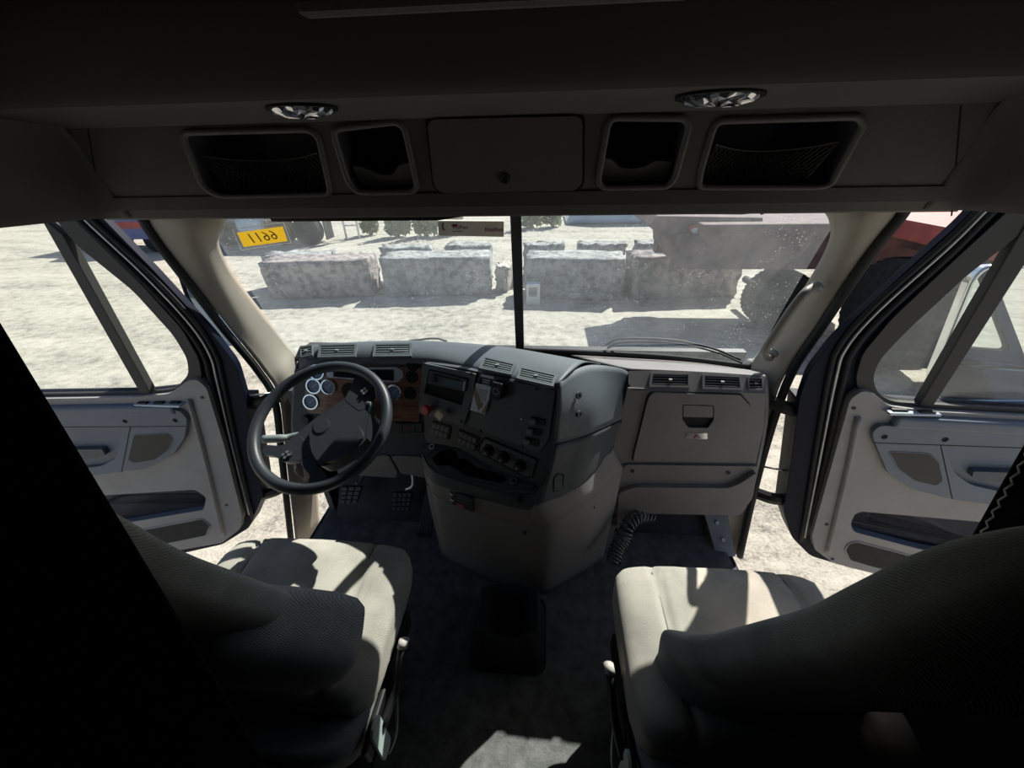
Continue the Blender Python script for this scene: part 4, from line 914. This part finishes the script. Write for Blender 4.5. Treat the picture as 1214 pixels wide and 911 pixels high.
# gear lever boot: crumpled empty rubber sleeve
bt = thing('gear_lever_boot', V((.012, .85, 0)), 'crumpled black rubber gear lever boot on the floor before the console', 'boot')
secs = []
for k, (sx, sy, z) in enumerate(((.146, .146, .0), (.146, .146, .02), (.132, .132, .03), (.138, .138, .055), (.124, .124, .075), (.130, .128, .10), (.114, .110, .125), (.120, .116, .15), (.108, .102, .165), (.088, .082, .15), (.072, .066, .09), (.055, .05, .03))):
    q = []
    for j in range(40):
        t = 6.28318 * j / 40; c_, s_ = math.cos(t), math.sin(t); e = .45
        wob = 1 + (.05 * math.sin(3 * t + k) + .03 * math.sin(7 * t + 2 * k)) * min(1, k / 5)
        q.append(V((.012 + sx * wob * math.copysign(abs(c_) ** e, c_), .835 + sy * wob * math.copysign(abs(s_) ** e, s_), z + (.012 * math.sin(2 * t + 1) + .008 * math.sin(5 * t)) * min(1, k / 6))))
    secs.append(q)
mb = MB(); mb.loft(secs); mb.build('sleeve', M['rubber'], bt, smooth=True)
mb = MB(); mb.plate(Fr((.012, .835, 0), (1, .835, 0), (.012, 1.835, 0)), rect(-.152, -.152, .152, .152, .05), 0, .006); mb.build('base_flange', M['rubber'], bt, bevel=.002)
# coiled air hose
path = catmull([at(772, 611, 1.30), at(756, 613, 1.22), at(744, 624, 1.16), at(739, 640, 1.12), at(731, 652, 1.08), at(727, 668, 1.03)], 40)
mb = MB(); pts = []
for i, p in enumerate(path):
    d = (path[min(i + 1, len(path) - 1)] - path[max(i - 1, 0)]).normalized(); s_ = d.cross(V((0, 1, 0))).normalized(); u_2 = s_.cross(d)
    t = i * .62; pts.append(p + s_ * .029 * math.cos(t) + u_2 * .029 * math.sin(t))
mb.tube(pts, .0055, 6); tag(mb.build('coiled_air_hose', M['brakes'], smooth=True), 'glossy black coiled air hose hanging in the passenger footwell', 'hose')

# ================================================================== SEATS
def sup(c, ax, ay, a, b, n, N=48, f=None):
    out = []
    for j in range(N):
        t = 6.28318 * j / N; cx, sx = math.cos(t), math.sin(t)
        u = a * math.copysign(abs(cx) ** (2 / n), cx); v = b * math.copysign(abs(sx) ** (2 / n), sx)
        if f: u, v = f(u, v)
        out.append(c + ax * u + ay * v)
    return out
def seat(name, cx, yf, zc, inner, label, armrest):
    """inner = +1 when the aisle lies on the +X side"""
    t = thing(name, (cx, yf - .3, 0), label, 'seat', 'cab seats')
    X, Y, Z = V((1, 0, 0)), V((0, 1, 0)), V((0, 0, 1))
    # cushion: stations from front to back
    secs = []; L = .56
    st = [(0.0, .80, .45), (.012, .90, .72), (.035, .96, .9), (.08, .99, 1.0), (.16, 1.0, 1.0), (.24, 1.0, .97), (.32, 1.0, .95), (.38, .99, .96), (.43, .96, .95), (.46, .90, .6)]
    for s, kw, kh in st:
        hw = .330 * kw; hh = .085 * kh
        def fz(u, v, s=s, hw=hw):
            if v > 0:
                for g in (-.20, -.085, .085, .20): v -= .016 * math.exp(-((u - g - .02 * (s - .3)) / .008) ** 2)
                v += .016 * (1 - (u / hw) ** 2) - .010 * math.exp(-((s - .4) / .15) ** 2) * math.exp(-(u / .2) ** 2)
            return u, v
        secs.append(sup(V((cx, yf - s, zc - .085 - .012 * (s / L))), X, Z, hw, hh, 5.5, 120, fz))
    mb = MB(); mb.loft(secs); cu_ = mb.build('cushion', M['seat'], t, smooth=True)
    for g in (-.20, -.085, .085, .20):
        pts_ = []
        for s, kw, kh in st[2:9]:
            u = g + .02 * (s - .3); hw = .330 * kw; hh = .085 * kh; v = hh * (1 - abs(u / hw) ** 5.5) ** (1 / 5.5) + .016 * (1 - (u / hw) ** 2) - .010 * math.exp(-((s - .4) / .15) ** 2) * math.exp(-(u / .2) ** 2) - .0135
            pts_.append(V((cx + u, yf - s, zc - .085 - .012 * (s / L) + v)))
        mb = MB(); mb.tube(catmull(pts_, 4), .0028, 5); mb.build('seam', M['seatd'], cu_, smooth=True)
    # skirt of the cushion
    secs = [sup(V((cx, yf - .29, z)), X, Y, a, b, 6, 40) for z, a, b in ((zc - .30, .285, .235), (zc - .22, .305, .255), (zc - .12, .318, .268), (zc - .10, .30, .25))]
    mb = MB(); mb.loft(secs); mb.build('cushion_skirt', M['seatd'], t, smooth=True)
    # backrest: stations from bottom to top, wings low down
    secs = []
    prof = [(zc - .40, .25, .04, -.43), (zc - .37, .275, .055, -.42), (zc - .20, .27, .062, -.375), (zc - .05, .252, .064, -.342), (zc + .0, .250, .066, -.340), (zc + .08, .254, .066, -.347), (zc + .13, .252, .064, -.356), (zc + .20, .246, .060, -.38),
            (zc + .30, .240, .056, -.42), (zc + .40, .240, .054, -.458), (zc + .52, .243, .053, -.505), (zc + .64, .243, .052, -.550), (zc + .74, .238, .050, -.575), (zc + .82, .215, .046, -.587), (zc + .87, .165, .036, -.592), (zc + .89, .10, .02, -.594)]
    for z, a, b, y in prof:
        wing = max(0.0, 1 - abs(z - zc - .06) / .16)
        def fb(u, v, wing=wing, a=a):
            v += (.05 * wing + .02) * (abs(u) / a) ** 3 - .01
            return u, v
        secs.append(sup(V((cx, yf + y, z)), X, Y, a, b, 3.6, 64, fb))
    g = [catmull([s_[j] for s_ in secs], 4) for j in range(64)]
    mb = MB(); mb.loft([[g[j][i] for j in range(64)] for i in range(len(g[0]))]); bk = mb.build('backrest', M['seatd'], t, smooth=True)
    # piping seams on the rear of the backrest
    mb = MB()
    for sx in (-1, 1): mb.tube(catmull([V((cx + sx * a * .93, yf + y + b * .3 + (.05 * max(0, 1 - abs(z - zc - .06) / .16)), z)) for z, a, b, y in prof[4:13]], 4), .003, 5)
    mb.build('piping', M['seatd'], bk, smooth=True)
    # suspension base
    secs = [sup(V((cx, yf - .29, z)), X, Y, a, b, 8, 32) for z, a, b in ((0, .24, .22), (.03, .24, .22), (.05, .2, .19), (zc - .30, .2, .19))]
    mb = MB(); mb.loft(secs); mb.build('suspension_base', M['black'], t, smooth=False)
    ix = cx + inner * .335
    mb = MB(); mb.box((ix - inner * .012, yf - .33, zc - .20), (.018, .36, .07)); mb.build('side_frame', M['black'], t, bevel=.006)
    mb = MB(); fs = Fr(V((ix, yf - .46, zc - .30)), V((ix, yf - .46, zc - .30)) + V((0, inner, 0)), V((ix, yf - .46, zc - .05)))
    mb.plate(fs, rect(-.025, -.02, .025, .17, .024), 0, .008); mb.build('recliner_plate', M['mint'], t, bevel=.002)
    mb = MB(); mb.tube(catmull([V((ix + inner * .005, yf - .44, zc - .21)), V((ix + inner * .02, yf - .36, zc - .18)), V((ix + inner * .03, yf - .29, zc - .10))], 4), .012, 8, flat=1.5); lv = mb.build('lever', M['black'], t, smooth=True)
    mb = MB(); mb.tube([V((ix + inner * .03, yf - .29, zc - .10)), V((ix + inner * .034, yf - .275, zc - .085))], .014, 8, flat=1.5); mb.build('lever_tip', M['curbs'], lv, smooth=True)
    mb = MB(); mb.tube(catmull([V((ix + inner * .012, yf - .34, zc - .20)), V((ix + inner * .02, yf - .42, zc - .30)), V((ix + inner * .004, yf - .46, zc - .34))], 5), .005, 6); mb.build('cable', M['steel'], t, smooth=True)
    if armrest:
        a0, a1 = V((cx + inner * .10, yf - .475, zc + .33)), V((cx + inner * .335, yf - .405, zc + .17))
        ax = (a1 - a0).normalized(); up = ax.cross(V((0, -1, 0))).normalized(); fw = up.cross(ax); sec = []
        if up.z < 0: up = -up
        for k, r in ((0, .55), (.03, .8), (.12, .95), (.4, 1.0), (.75, 1.0), (.9, .93), (.97, .78), (1.0, .5)): sec.append(sup(a0.lerp(a1, k), fw, up, .085 * r, .095 * r, 3.0, 36))
        mb = MB(); mb.loft(sec); mb.build('armrest', M['seatd'], t, smooth=True)
    return t
seat('driver_seat', -.635, .835, .56, 1, 'grey fabric driver seat behind the steering wheel', True)
seat('passenger_seat', .695, .815, .55, -1, 'grey fabric passenger seat in front of the glove box', None)

# ================================================================== CURTAINS
def curtain(name, e0, e1, far0, far1, folds, amp, label, stitch=False, m='curtain'):
    """e0-e1 the free edge (top to bottom), far0-far1 the fixed side"""
    rows = []
    for i in range(13):
        t = i / 12; a, b = e0.lerp(e1, t), far0.lerp(far1, t)
        rows.append([a.lerp(b, j / 48) + V((0, amp * math.sin(folds * j / 48 * 6.28318 + .6 * math.sin(3 * t)) * (.4 + .6 * t), 0)) for j in range(49)])
    mb = MB(); mb.patch(rows, 1, smooth=False); o = mb.build(name, M[m], smooth=True, solid=.004); tag(o, label, 'curtain')
    if stitch:
        mb = MB(); z = []
        for i in range(61):
            p = e0.lerp(e1, i / 60); z.append(p + V((.004 * (1 if i % 2 else -1) + .002, -.004, 0)))
        mb.tube(z, .0016, 5); mb.build('zigzag_stitching', M['thread'], o)
    return o
a, b = at(0, 405, .175), at(310, 911, .175); d = b - a
curtain('sleeper_curtain', a - d * .55, a + d * 1.9, V((-1.08, .15, 2.06)), V((-1.08, .15, .03)), 7, .012, 'black sleeper curtain drawn across the left foreground behind the driver seat')
a, b = at(1214, 535, .55), at(1155, 640, .55); d = b - a
curtain('side_curtain', a - d * 1.1, a + d * 2.6, V((1.07, .48, 1.55)), V((1.07, .48, .25)), 2, .010, 'dark cloth curtain with zigzag stitched edge behind the passenger door', True)
#@@EXT
# ================================================================== THINGS ON THE WINDSHIELD
pL = [wb[0].lerp(wt[0], t) for t in (0, 1)]
SK = Fr(at(282, 293, 1.405), at(341, 286, 1.408), at(282, 272, 1.385))
st = thing('permit_sticker', SK.P(312, 293), 'yellow number sticker on the windshield seen from behind', 'sticker')
mb = MB(); mb.plate(SK, SK.poly([(281, 276), (335, 268.5), (341, 286), (289, 293)]), .0, .001); mb.build('backing', M['sticker'], st)
mb = MB(); c = SK.hit(311.5, 281); hgt = abs(SK.hit(311, 289)[1] - SK.hit(311, 273)[1]); put_text(mb, SK, c, '6611', hgt * 1.05, .002, mirror=True, ang=.045, sx=1.15); mb.build('lettering', M['brownink'], st)
mb = MB(); mb.tube([SK.P(*p) for p in ((275.5, 272), (336, 264), (345, 288), (286, 297))], .0012, 4, closed=True); mb.build('clear_sleeve_edge', M['white'], st)
tq_ = at(558, 270, 1.375)
TF = Fr(tq_, tq_ + V((1, 0, 0)), tq_ + V((0, -.06, 1)))
tp_ = thing('toll_transponder', TF.P(558, 281), 'beige toll transponder mounted at the top of the windshield left of the center post', 'transponder')
mb = MB(); mb.plate(TF, TF.poly([(519, 262), (597, 262.5), (597, 281), (520, 279.5)], .003), -.022, 0); mb.build('case', M['beigebox'], tp_, bevel=.003)
mb = MB(); mb.plate(TF, TF.poly([(531, 263.5), (555, 264), (555, 279), (531, 278.5)]), 0, .0008); mb.build('label', M['white'], tp_)
mb = MB(); put_text(mb, TF, TF.hit(546, 269.5), 'PrePass', .017, .0016); put_text(mb, TF, TF.hit(585.5, 272.5), 'ElitePass', .018, .0012)
mb.plate(TF, TF.poly([(534, 267), (538, 265.5), (543, 266), (542, 268.5), (539, 268.5), (538, 271), (536.5, 268)]), .001, .0016)
mb.plate(TF, TF.poly([(536, 274), (549, 274.2), (549, 274.8), (536, 274.6)]), .001, .0016); mb.build('printing', M['maroon'], tp_)
mb = MB(); c = TF.hit(526.5, 269); mb.plate(TF, [(c[0] + .008 * math.cos(t), c[1] + .013 * math.sin(t)) for t in [math.radians(100 + k * 16) for k in range(11)]] + [(c[0] + .004 + .007 * math.cos(t), c[1] + .010 * math.sin(t)) for t in [math.radians(260 - k * 16) for k in range(11)]], 0, .001); mb.build('thumb_mark', M['dash'], tp_)
# wipers lying along the lower edge
for pts, lb in (([(485, 404.5, 1.670), (515, 401.5, 1.670), (530, 405, 1.670)], 'thin windshield wiper resting below the driver side glass'),
                ([(718, 409, 1.670), (735, 402, 1.660), (780, 402, 1.650), (815, 406, 1.630), (850, 415, 1.600), (878, 427, 1.550)], 'long windshield wiper resting below the passenger side glass')):
    wpo = thing('wiper', at(*pts[0]), lb, 'wiper'); mb = MB(); mb.tube(catmull([at(*p) for p in pts], 5), .005, 6); mb.build('arm', M['black'], wpo, smooth=True)
    mb = MB(); mb.tube(catmull([at(p[0] + 2, p[1] + 4, p[2] + .005) for p in pts], 5), .004, 6); mb.build('blade', M['rubber'], wpo, smooth=True)

# ================================================================== MIRRORS
mr = thing('side_mirror', at(1150, 470, 1.45), 'chrome framed side mirror seen through the passenger door window', 'mirror')
mo = at(1150, 400, 1.58); mn = V((-.18, -.98, .07)).normalized(); me_ = V((.98, -.18, 0)).normalized(); MF = Fr(mo, mo + me_, mo + mn.cross(me_))
mq = MF.poly([(1106, 448), (1132, 384), (1154, 330), (1168, 317), (1190, 315), (1290, 318), (1290, 470), (1240, 476), (1112, 476)], .03)
mb = MB(); mb.plate(MF, mq, -.05, -.004); mb.build('housing', M['chrome'], mr, bevel=.01)
mb = MB(); mb.tube([MF.w(a, b, 0) for a, b in mq], .009, 8, closed=True); mb.build('rim', M['chrome'], mr, smooth=True)
bs = MF.hit(1160, 435)[1]
mb = MB(); mb.plate(MF, split(mq, bs + .003, True), -.003, .001); mb.build('flat_glass', M['mirror'], mr)
mb = MB(); mb.plate(MF, split(mq, bs - .003, False), -.003, .001); mb.build('convex_glass', M['mirror'], mr)
mb = MB(); mb.tube([MF.P(1112, 434, .002), MF.P(1290, 438, .002)], .005, 6); mb.build('glass_divider', M['black'], mr)
ml = thing('side_mirror', at(222, 400, 1.55), 'pale blue shell of the side mirror seen past the driver door frame', 'mirror')
mb = MB(); LMF = Fr(at(225, 380, 1.66), at(255, 392, 1.60), at(208, 310, 1.64)); mb.plate(LMF, LMF.poly([(206, 306), (212, 306), (238, 340), (262, 378), (276, 410), (262, 412), (240, 390), (221, 352)], .01), -.05, 0); mb.build('shell', M['skyb'], ml, bevel=.012, seg=3)
mb = MB(); mb.tube([at(207, 308, 1.62), at(222, 352, 1.63), at(245, 392, 1.42), at(250, 405, 1.36)], .008, 8); mb.build('bracket_arm', M['black'], ml, smooth=True)

# ================================================================== YARD
def block(q, name, m, label, dy, h, seed, zb=0.0, group=None):
    """concrete block whose lower front edge runs between two pixels on the ground"""
    a, b = at(*q[0], Z=GZ), at(*q[1], Z=GZ); d = (b - a); d.z = 0; L = d.length; e = d.normalized(); nrm = V((-e.y, e.x, 0)); rng = random.Random(seed)
    bm = bmesh.new(); bmesh.ops.create_cube(bm, size=1.0)
    bmesh.ops.subdivide_edges(bm, edges=bm.edges[:], cuts=7, use_grid_fill=True)
    vs = []
    for v in bm.verts:
        x, y, z = v.co.x + .5, v.co.y + .5, v.co.z + .5
        ed = sum(1 for k in (x, y, z) if k < .01 or k > .99)
        k = (.008 if ed < 2 else .03) * (2.0 if seed >= 10 else 1.0)
        p = a + e * (x * L) + nrm * (y * dy) + V((0, 0, zb + z * h)) + V([rng.uniform(-k, k) for _ in range(3)])
        if ed >= 2: p = p.lerp(a + e * L / 2 + nrm * dy / 2 + V((0, 0, zb + h / 2)), .018)
        if z < .01: p.z = GZ + zb
        vs.append(p)
    bm.verts.index_update(); fs = [tuple(v.index for v in f.verts) for f in bm.faces]; bm.free()
    mb = MB(); mb.add(vs, fs); return tag(mb.build(name, M[m], smooth=True, bevel=0), label, 'block', group)
block([(320, 356), (444, 352)], 'concrete_block', 'concrete2', 'pinkish weathered concrete block at the left end of the row', .85, .86, 1, group='concrete barrier blocks')
block([(457, 353), (583, 350)], 'concrete_block', 'concrete', 'grey concrete block just left of the windshield center post', .85, .88, 2, group='concrete barrier blocks')
block([(622, 354), (737, 357)], 'concrete_block', 'concrete', 'concrete block just right of the windshield center post', .85, .90, 3, group='concrete barrier blocks')
block([(748, 356), (872, 352)], 'concrete_block', 'concrete2', 'rightmost concrete block in front of the trailer', .85, .92, 4, group='concrete barrier blocks')
back = [((322, 343), (400, 339), 'low rubble slab behind the pinkish concrete block'), ((458, 336), (515, 335), 'left rubble slab behind the grey concrete block'), ((532, 333), (582, 333), 'right rubble slab behind the grey concrete block'),
        ((622, 333), (668, 332), 'slab of rubble behind the block right of the center post'), ((684, 332), (738, 332), 'second slab of rubble right of the center post'), ((752, 332), (800, 331), 'slab of rubble behind the rightmost concrete block')]
for i, (p, q, lb) in enumerate(back): block([p, q], 'rubble_slab', 'concrete', lb, .5, .88 if i else .80, 10 + i, group='rubble behind the blocks')
block([(588, 346), (601, 347)], 'rubble_stone', 'curbs', 'jagged stone lying between the two middle concrete blocks', .6, .6, 31)
q = at(632, 354, Z=GZ) + V((0, -.12, 0)); mb = MB(); f = Fr(q + V((-.14, -.30, .12)), q + V((.14, -.30, .12)), q + V((-.14, -.30, .5)))
mb.plate(f, rect(0, 0, .30, .32), -.25, 0, [rect(.06, .06, .24, .26)]); mb.box(f.w(.15, .16, -.24), (.3, .02, .32)); mb.box(f.w(.15, -.12, -.13), (.3, .25, .26)); tag(mb.build('utility_box', M['white'], bevel=.01), 'small pale open box standing against the concrete block', 'box')

def wheel_obj(parent, c, r, wd, axis, rimmat='dust'):
    ax = V(axis).normalized(); up = V((0, 0, 1)); sd = up.cross(ax).normalized()
    f = Fr.__new__(Fr); f.o = V(c); f.ex = sd; f.ey = up; f.n = sd.cross(up)
    mb = MB(); prof = [(r * .58, -wd / 2), (r * .80, -wd / 2), (r * .94, -wd / 2 * .985), (r * .985, -wd / 2 * .93), (r, -wd / 2 * .84), (r, wd / 2 * .84), (r * .985, wd / 2 * .93), (r * .94, wd / 2 * .985), (r * .80, wd / 2), (r * .58, wd / 2), (r * .58, -wd / 2)]
    mb.lathe(f, (0, 0), prof, 40)
    for k in range(40):
        t = 6.28318 * k / 40
        for s_ in (-.34, 0, .34):
            p = f.w(r * 1.005 * math.cos(t), r * 1.005 * math.sin(t), s_ * wd); rad = (p - f.w(0, 0, s_ * wd)).normalized(); mb.beam(p - f.n * wd * .12, p + f.n * wd * .12, r * .07, r * .008, up=rad)
    o = mb.build('tire', M['tire'], parent)
    mb = MB(); s_ = 1 if f.n.y < 0 or f.n.x < 0 else -1
    mb.lathe(f, (0, 0), [(r * .60, s_ * wd * .46), (r * .56, s_ * wd * .30), (r * .46, s_ * wd * .22), (r * .42, s_ * wd * .30), (r * .22, s_ * wd * .30), (r * .20, s_ * wd * .48), (r * .10, s_ * wd * .50)], 28)
    for k in range(8):
        t = 6.28318 * k / 8; c2 = f.w(r * .33 * math.cos(t), r * .33 * math.sin(t), s_ * wd * .3); mb.tube([c2, c2 + f.n * s_ * .03], r * .035, 6)
    mb.build('wheel_rim', M[rimmat], o)
# long trailer across the view on the right
TY = 6.75
z0, z1 = at(880, 322, TY).z, at(880, 266, TY).z
xL = at(797, 300, TY).x
t1 = thing('flatbed_trailer', (xL + 3, TY + 1.2, GZ), 'long rusty flatbed trailer parked behind the blocks on the right', 'trailer')
zd = at(880, 280, TY).z
mb = MB(); mb.box(((xL + 6.6) / 2, TY + .875, (z1 + zd) / 2), (5.8 - xL, 1.75, z1 - zd)); mb.build('deck', M['rust'], t1, bevel=.02)
mb = MB(); mb.box(((xL + 6.3) / 2, TY + .25, (zd + z0) / 2), (6.1 - xL, .25, zd - z0)); mb.build('side_beam', M['rust'], t1, bevel=.015)
mb = MB(); mb.box(((xL + 6.3) / 2, TY + 1.5, (zd + z0) / 2), (6.1 - xL, .25, zd - z0)); mb.build('side_beam', M['rust'], t1, bevel=.015)
g0 = at(772, 268, TY); g1 = at(800, 312, TY)
mb = MB(); f = Fr((xL, TY + .3, z0), (xL + 1, TY + .3, z0), (xL, TY + .3, z0 + 1)); mb.plate(f, [f.hit(*p) for p in ((770, 268), (796, 288), (796, 300), (806, 318), (830, 320), (880, 300), (905, 268), (905, 258), (780, 256))], -1.35, 0); mb.build('gooseneck', M['rust'], t1, bevel=.02)
mb = MB(); f = f.shift(.03); mb.plate(f, [f.hit(*p) for p in ((816, 268), (824, 266), (836, 268), (840, 274), (836, 281), (822, 281), (816, 276))], 0, .05); lt = mb.build('lamp_bracket', M['redp'], t1, bevel=.01)
mb = MB(); mb.plate(f, [f.hit(*p) for p in ((818, 272), (822, 269.5), (828, 270), (830, 273), (827, 277), (820, 276.5))], .05, .06); mb.build('marker_lens', M['white'], lt)
mb = MB(); f = f.shift(.06); mb.plate(f, f.poly([(811, 283), (818, 279), (830, 284), (828, 296), (831, 303), (820, 306), (812, 296)], .02), 0, .03); rg = tag(mb.build('rag', M['curbs'], bevel=.01), 'pale crumpled rag tied to the front of the flatbed trailer', 'rag')
mb = MB(); mb.tube(catmull([f.P(812, 300), f.P(811, 318), f.P(808, 330), f.P(807, 343)], 5), .012, 6); mb.build('air_line', M['rubber'], t1, smooth=True)
mb = MB(); mb.tube(catmull([f.P(840, 300), f.P(848, 312), f.P(842, 322), f.P(832, 326)], 5), .012, 6); mb.build('air_line', M['rubber'], t1, smooth=True)
wc = at(928, 337, TY + .3)
for k in range(1): wheel_obj(t1, (wc.x + k * 1.30, TY + .35, GZ + .52), .52, .45, (0, 1, 0))
mb = MB(); mb.tube([(wc.x, TY + .4, GZ + .52), (wc.x, TY + 1.6, GZ + .52)], .07, 10); mb.build('axle', M['rubber'], t1, smooth=True)
# second, nearer trailer with a red deck
xs = 4.9
t2 = thing('red_trailer', (xs + 1.2, 4.4, GZ), 'red decked trailer with large tires beyond the passenger door', 'trailer')
zt2, zb2 = at(1085, 262, X=xs).z, at(1085, 288, X=xs).z
mb = MB(); mb.box((xs + 1.25, 4.35, (zt2 + zb2) / 2), (2.5, 4.5, zt2 - zb2)); mb.build('deck', M['redp'], t2, bevel=.03)
for k in range(5): mb = MB(); mb.box((xs - .01, 2.5 + k * .9, (zt2 + zb2) / 2), (.06, .08, (zt2 - zb2) * .9)); mb.build('stake_pocket', M['rust'], t2, bevel=.01)
mb = MB(); mb.box((xs + .75, 4.35, zb2 - .12), (.2, 4.3, .24)); mb.build('frame_rail', M['rust'], t2)
mb = MB(); mb.box((xs + 1.75, 4.35, zb2 - .12), (.2, 4.3, .24)); mb.build('frame_rail', M['rust'], t2)
for k in range(2): wheel_obj(t2, (xs + .28, 5.6 - k * 1.75, GZ + .78), .78, .52, (1, 0, 0))
mb = MB(); mb.tube([(xs + .3, 5.6, GZ + .78), (xs + 2.2, 5.6, GZ + .78)], .07, 10); mb.build('axle', M['rubber'], t2, smooth=True)
wheel_obj(t2, (xs + 2.22, 5.6, GZ + .78), .78, .52, (1, 0, 0))
# grey tractor parked far ahead on the left
g = at(355, 293, Z=GZ); g = g + V((.35, 0, 0)); tr = thing('parked_tractor', g, 'dark grey truck parked at the far left behind the blocks', 'truck')
def rel(x, y, z): return g + V((x, y, z))
mb = MB(); mb.box(rel(-1.7, 1.4, 1.0), (4.6, .9, .35)); mb.build('chassis', M['truckp'], tr, bevel=.03)
mb = MB(); mb.box(rel(-3.3, 1.4, 1.9), (1.7, 2.3, 2.2)); cb = mb.build('cab', M['truckp'], tr, bevel=.12, seg=3)
mb = MB(); mb.box(rel(-3.3, .24, 2.4), (1.1, .04, .8)); mb.build('window', M['glossy'], cb)
mb = MB(); mb.box(rel(-1.0, 1.4, 1.65), (2.8, 2.2, .9)); mb.build('cargo_bed', M['truckp'], tr, bevel=.05)
mb = MB(); mb.box(rel(-2.2, .35, .72), (1.0, .5, .5)); mb.build('fuel_tank', M['skyb'], tr, bevel=.12, seg=3)
for dx in (-3.4, -1.25, -.15): wheel_obj(tr, rel(dx, .55, .5), .5, .45, (0, 1, 0))
mb = MB(); mb.box(rel(.62, .6, .55), (.05, .55, .7)); mb.build('mud_flap', M['rubber'], tr)
# small red and blue pickup glimpsed past the driver door
g = at(187, 299, Z=GZ); pk_ = thing('pickup', g, 'blue and red pickup glimpsed between the door frame and the pillar', 'pickup')
prof = [(-3.6, .45), (-3.6, 1.05), (-2.2, 1.12), (-1.6, 1.75), (-.2, 1.78), (.1, 1.15), (.85, 1.12), (.85, .45)]
f = Fr(g + V((0, -.05, 0)), g + V((1, -.05, 0)), g + V((0, -.05, 1)))
mb = MB(); mb.plate(f, prof, -1.7, 0); bd_ = mb.build('body', M['bluep'], pk_, bevel=.06, seg=3)
mb = MB(); mb.plate(f, [(-3.55, .82), (.8, .82), (.8, 1.06), (-3.55, 1.0)], 0, .02); mb.build('red_stripe', M['redp'], bd_)
mb = MB(); mb.plate(f, [(-2.0, 1.15), (-1.5, 1.68), (-.3, 1.70), (-.1, 1.15)], 0, .015); mb.build('window', M['glossy'], bd_)
for dx in (0, -2.8): wheel_obj(pk_, g + V((dx + .0, .12, .36)), .36, .26, (0, 1, 0), 'silver')
for dx in (0, -2.8): wheel_obj(pk_, g + V((dx + .0, 1.55, .36)), .36, .26, (0, 1, 0), 'silver')
# white ladder rack near the truck
g = at(411, 283, Z=GZ); lr = thing('ladder_rack', g, 'white pipe frame standing right of the parked grey truck', 'frame'); mb = MB()
for dx in (0, .55): mb.tube([g + V((dx, 0, 0)), g + V((dx, 0, 2.6))], .04, 8)
mb.build('uprights', M['white'], lr, smooth=True)
for k in range(4): mb = MB(); mb.tube([g + V((0, 0, .5 + k * .6)), g + V((.55, 0, .5 + k * .6))], .03, 8); mb.build('rung', M['white'], lr, smooth=True)
# dry bushes along the far side
def bush(px, py, wd, ht, lb, seed):
    g = at(px, py, Z=GZ); rng = random.Random(seed); o = thing('bush', g, lb, 'bush', 'bushes along the far road'); wd *= .27; mb = MB(); 
    for k in range(420):
        t = rng.uniform(0, 6.28); ph = math.acos(rng.uniform(0, 1)); rr = rng.uniform(.55, 1.0) * (1 + .25 * math.sin(3 * t + seed))
        c = g + V((wd * rr * math.sin(ph) * math.cos(t), wd * .6 * rr * math.sin(ph) * math.sin(t), .15 + ht * rr * math.cos(ph)))
        a = V((rng.uniform(-1, 1), rng.uniform(-1, 1), rng.uniform(-1, 1))).normalized(); b = a.orthogonal().normalized(); s_ = rng.uniform(.08, .18) * ht
        mb.add([c - a * s_, c + b * s_ * .5, c + a * s_, c - b * s_ * .5], [(0, 1, 2, 3)])
    mb.build('foliage', M['leaf'], o, solid=0)
    mb = MB()
    for k in range(5):
        t = k * 1.256; mb.tube([g + V((.05 * math.cos(t), .05 * math.sin(t), 0)), g + V((wd * .4 * math.cos(t), wd * .3 * math.sin(t), ht * .7))], .03, 5)
    mb.build('stems', M['rust'], o)
for i, (px, py, wd, ht, lb) in enumerate(((440, 279, 1.3, 1.1, 'leftmost dry bush at the far road edge'), (472, 281, 1.6, 1.5, 'dry bush at the far road edge, second from the left'), (505, 280, 1.6, 1.4, 'dry bush left of the toll transponder'), (536, 278, 1.5, 1.3, 'dry bush behind the toll transponder'), (630, 270, 1.6, 1.5, 'dry bush right of the center post at the road edge'), (655, 269, 1.4, 1.2, 'small dry bush farthest right at the road edge'))): bush(px, py, wd, ht, lb, 50 + i)
g = at(748, 266, Z=GZ); mb = MB(); f = Fr(g, g + V((1, 0, 0)), g + V((0, 0, 1))); mb.plate(f, [(-3, 0), (3, 0), (2.6, .5), (1.5, .9), (-1.5, 1.0), (-2.7, .5)], -3, 0); tag(mb.build('tarp_pile', M['skyb'], bevel=.2, seg=3), 'pale blue covered pile at the far side of the road', 'pile')
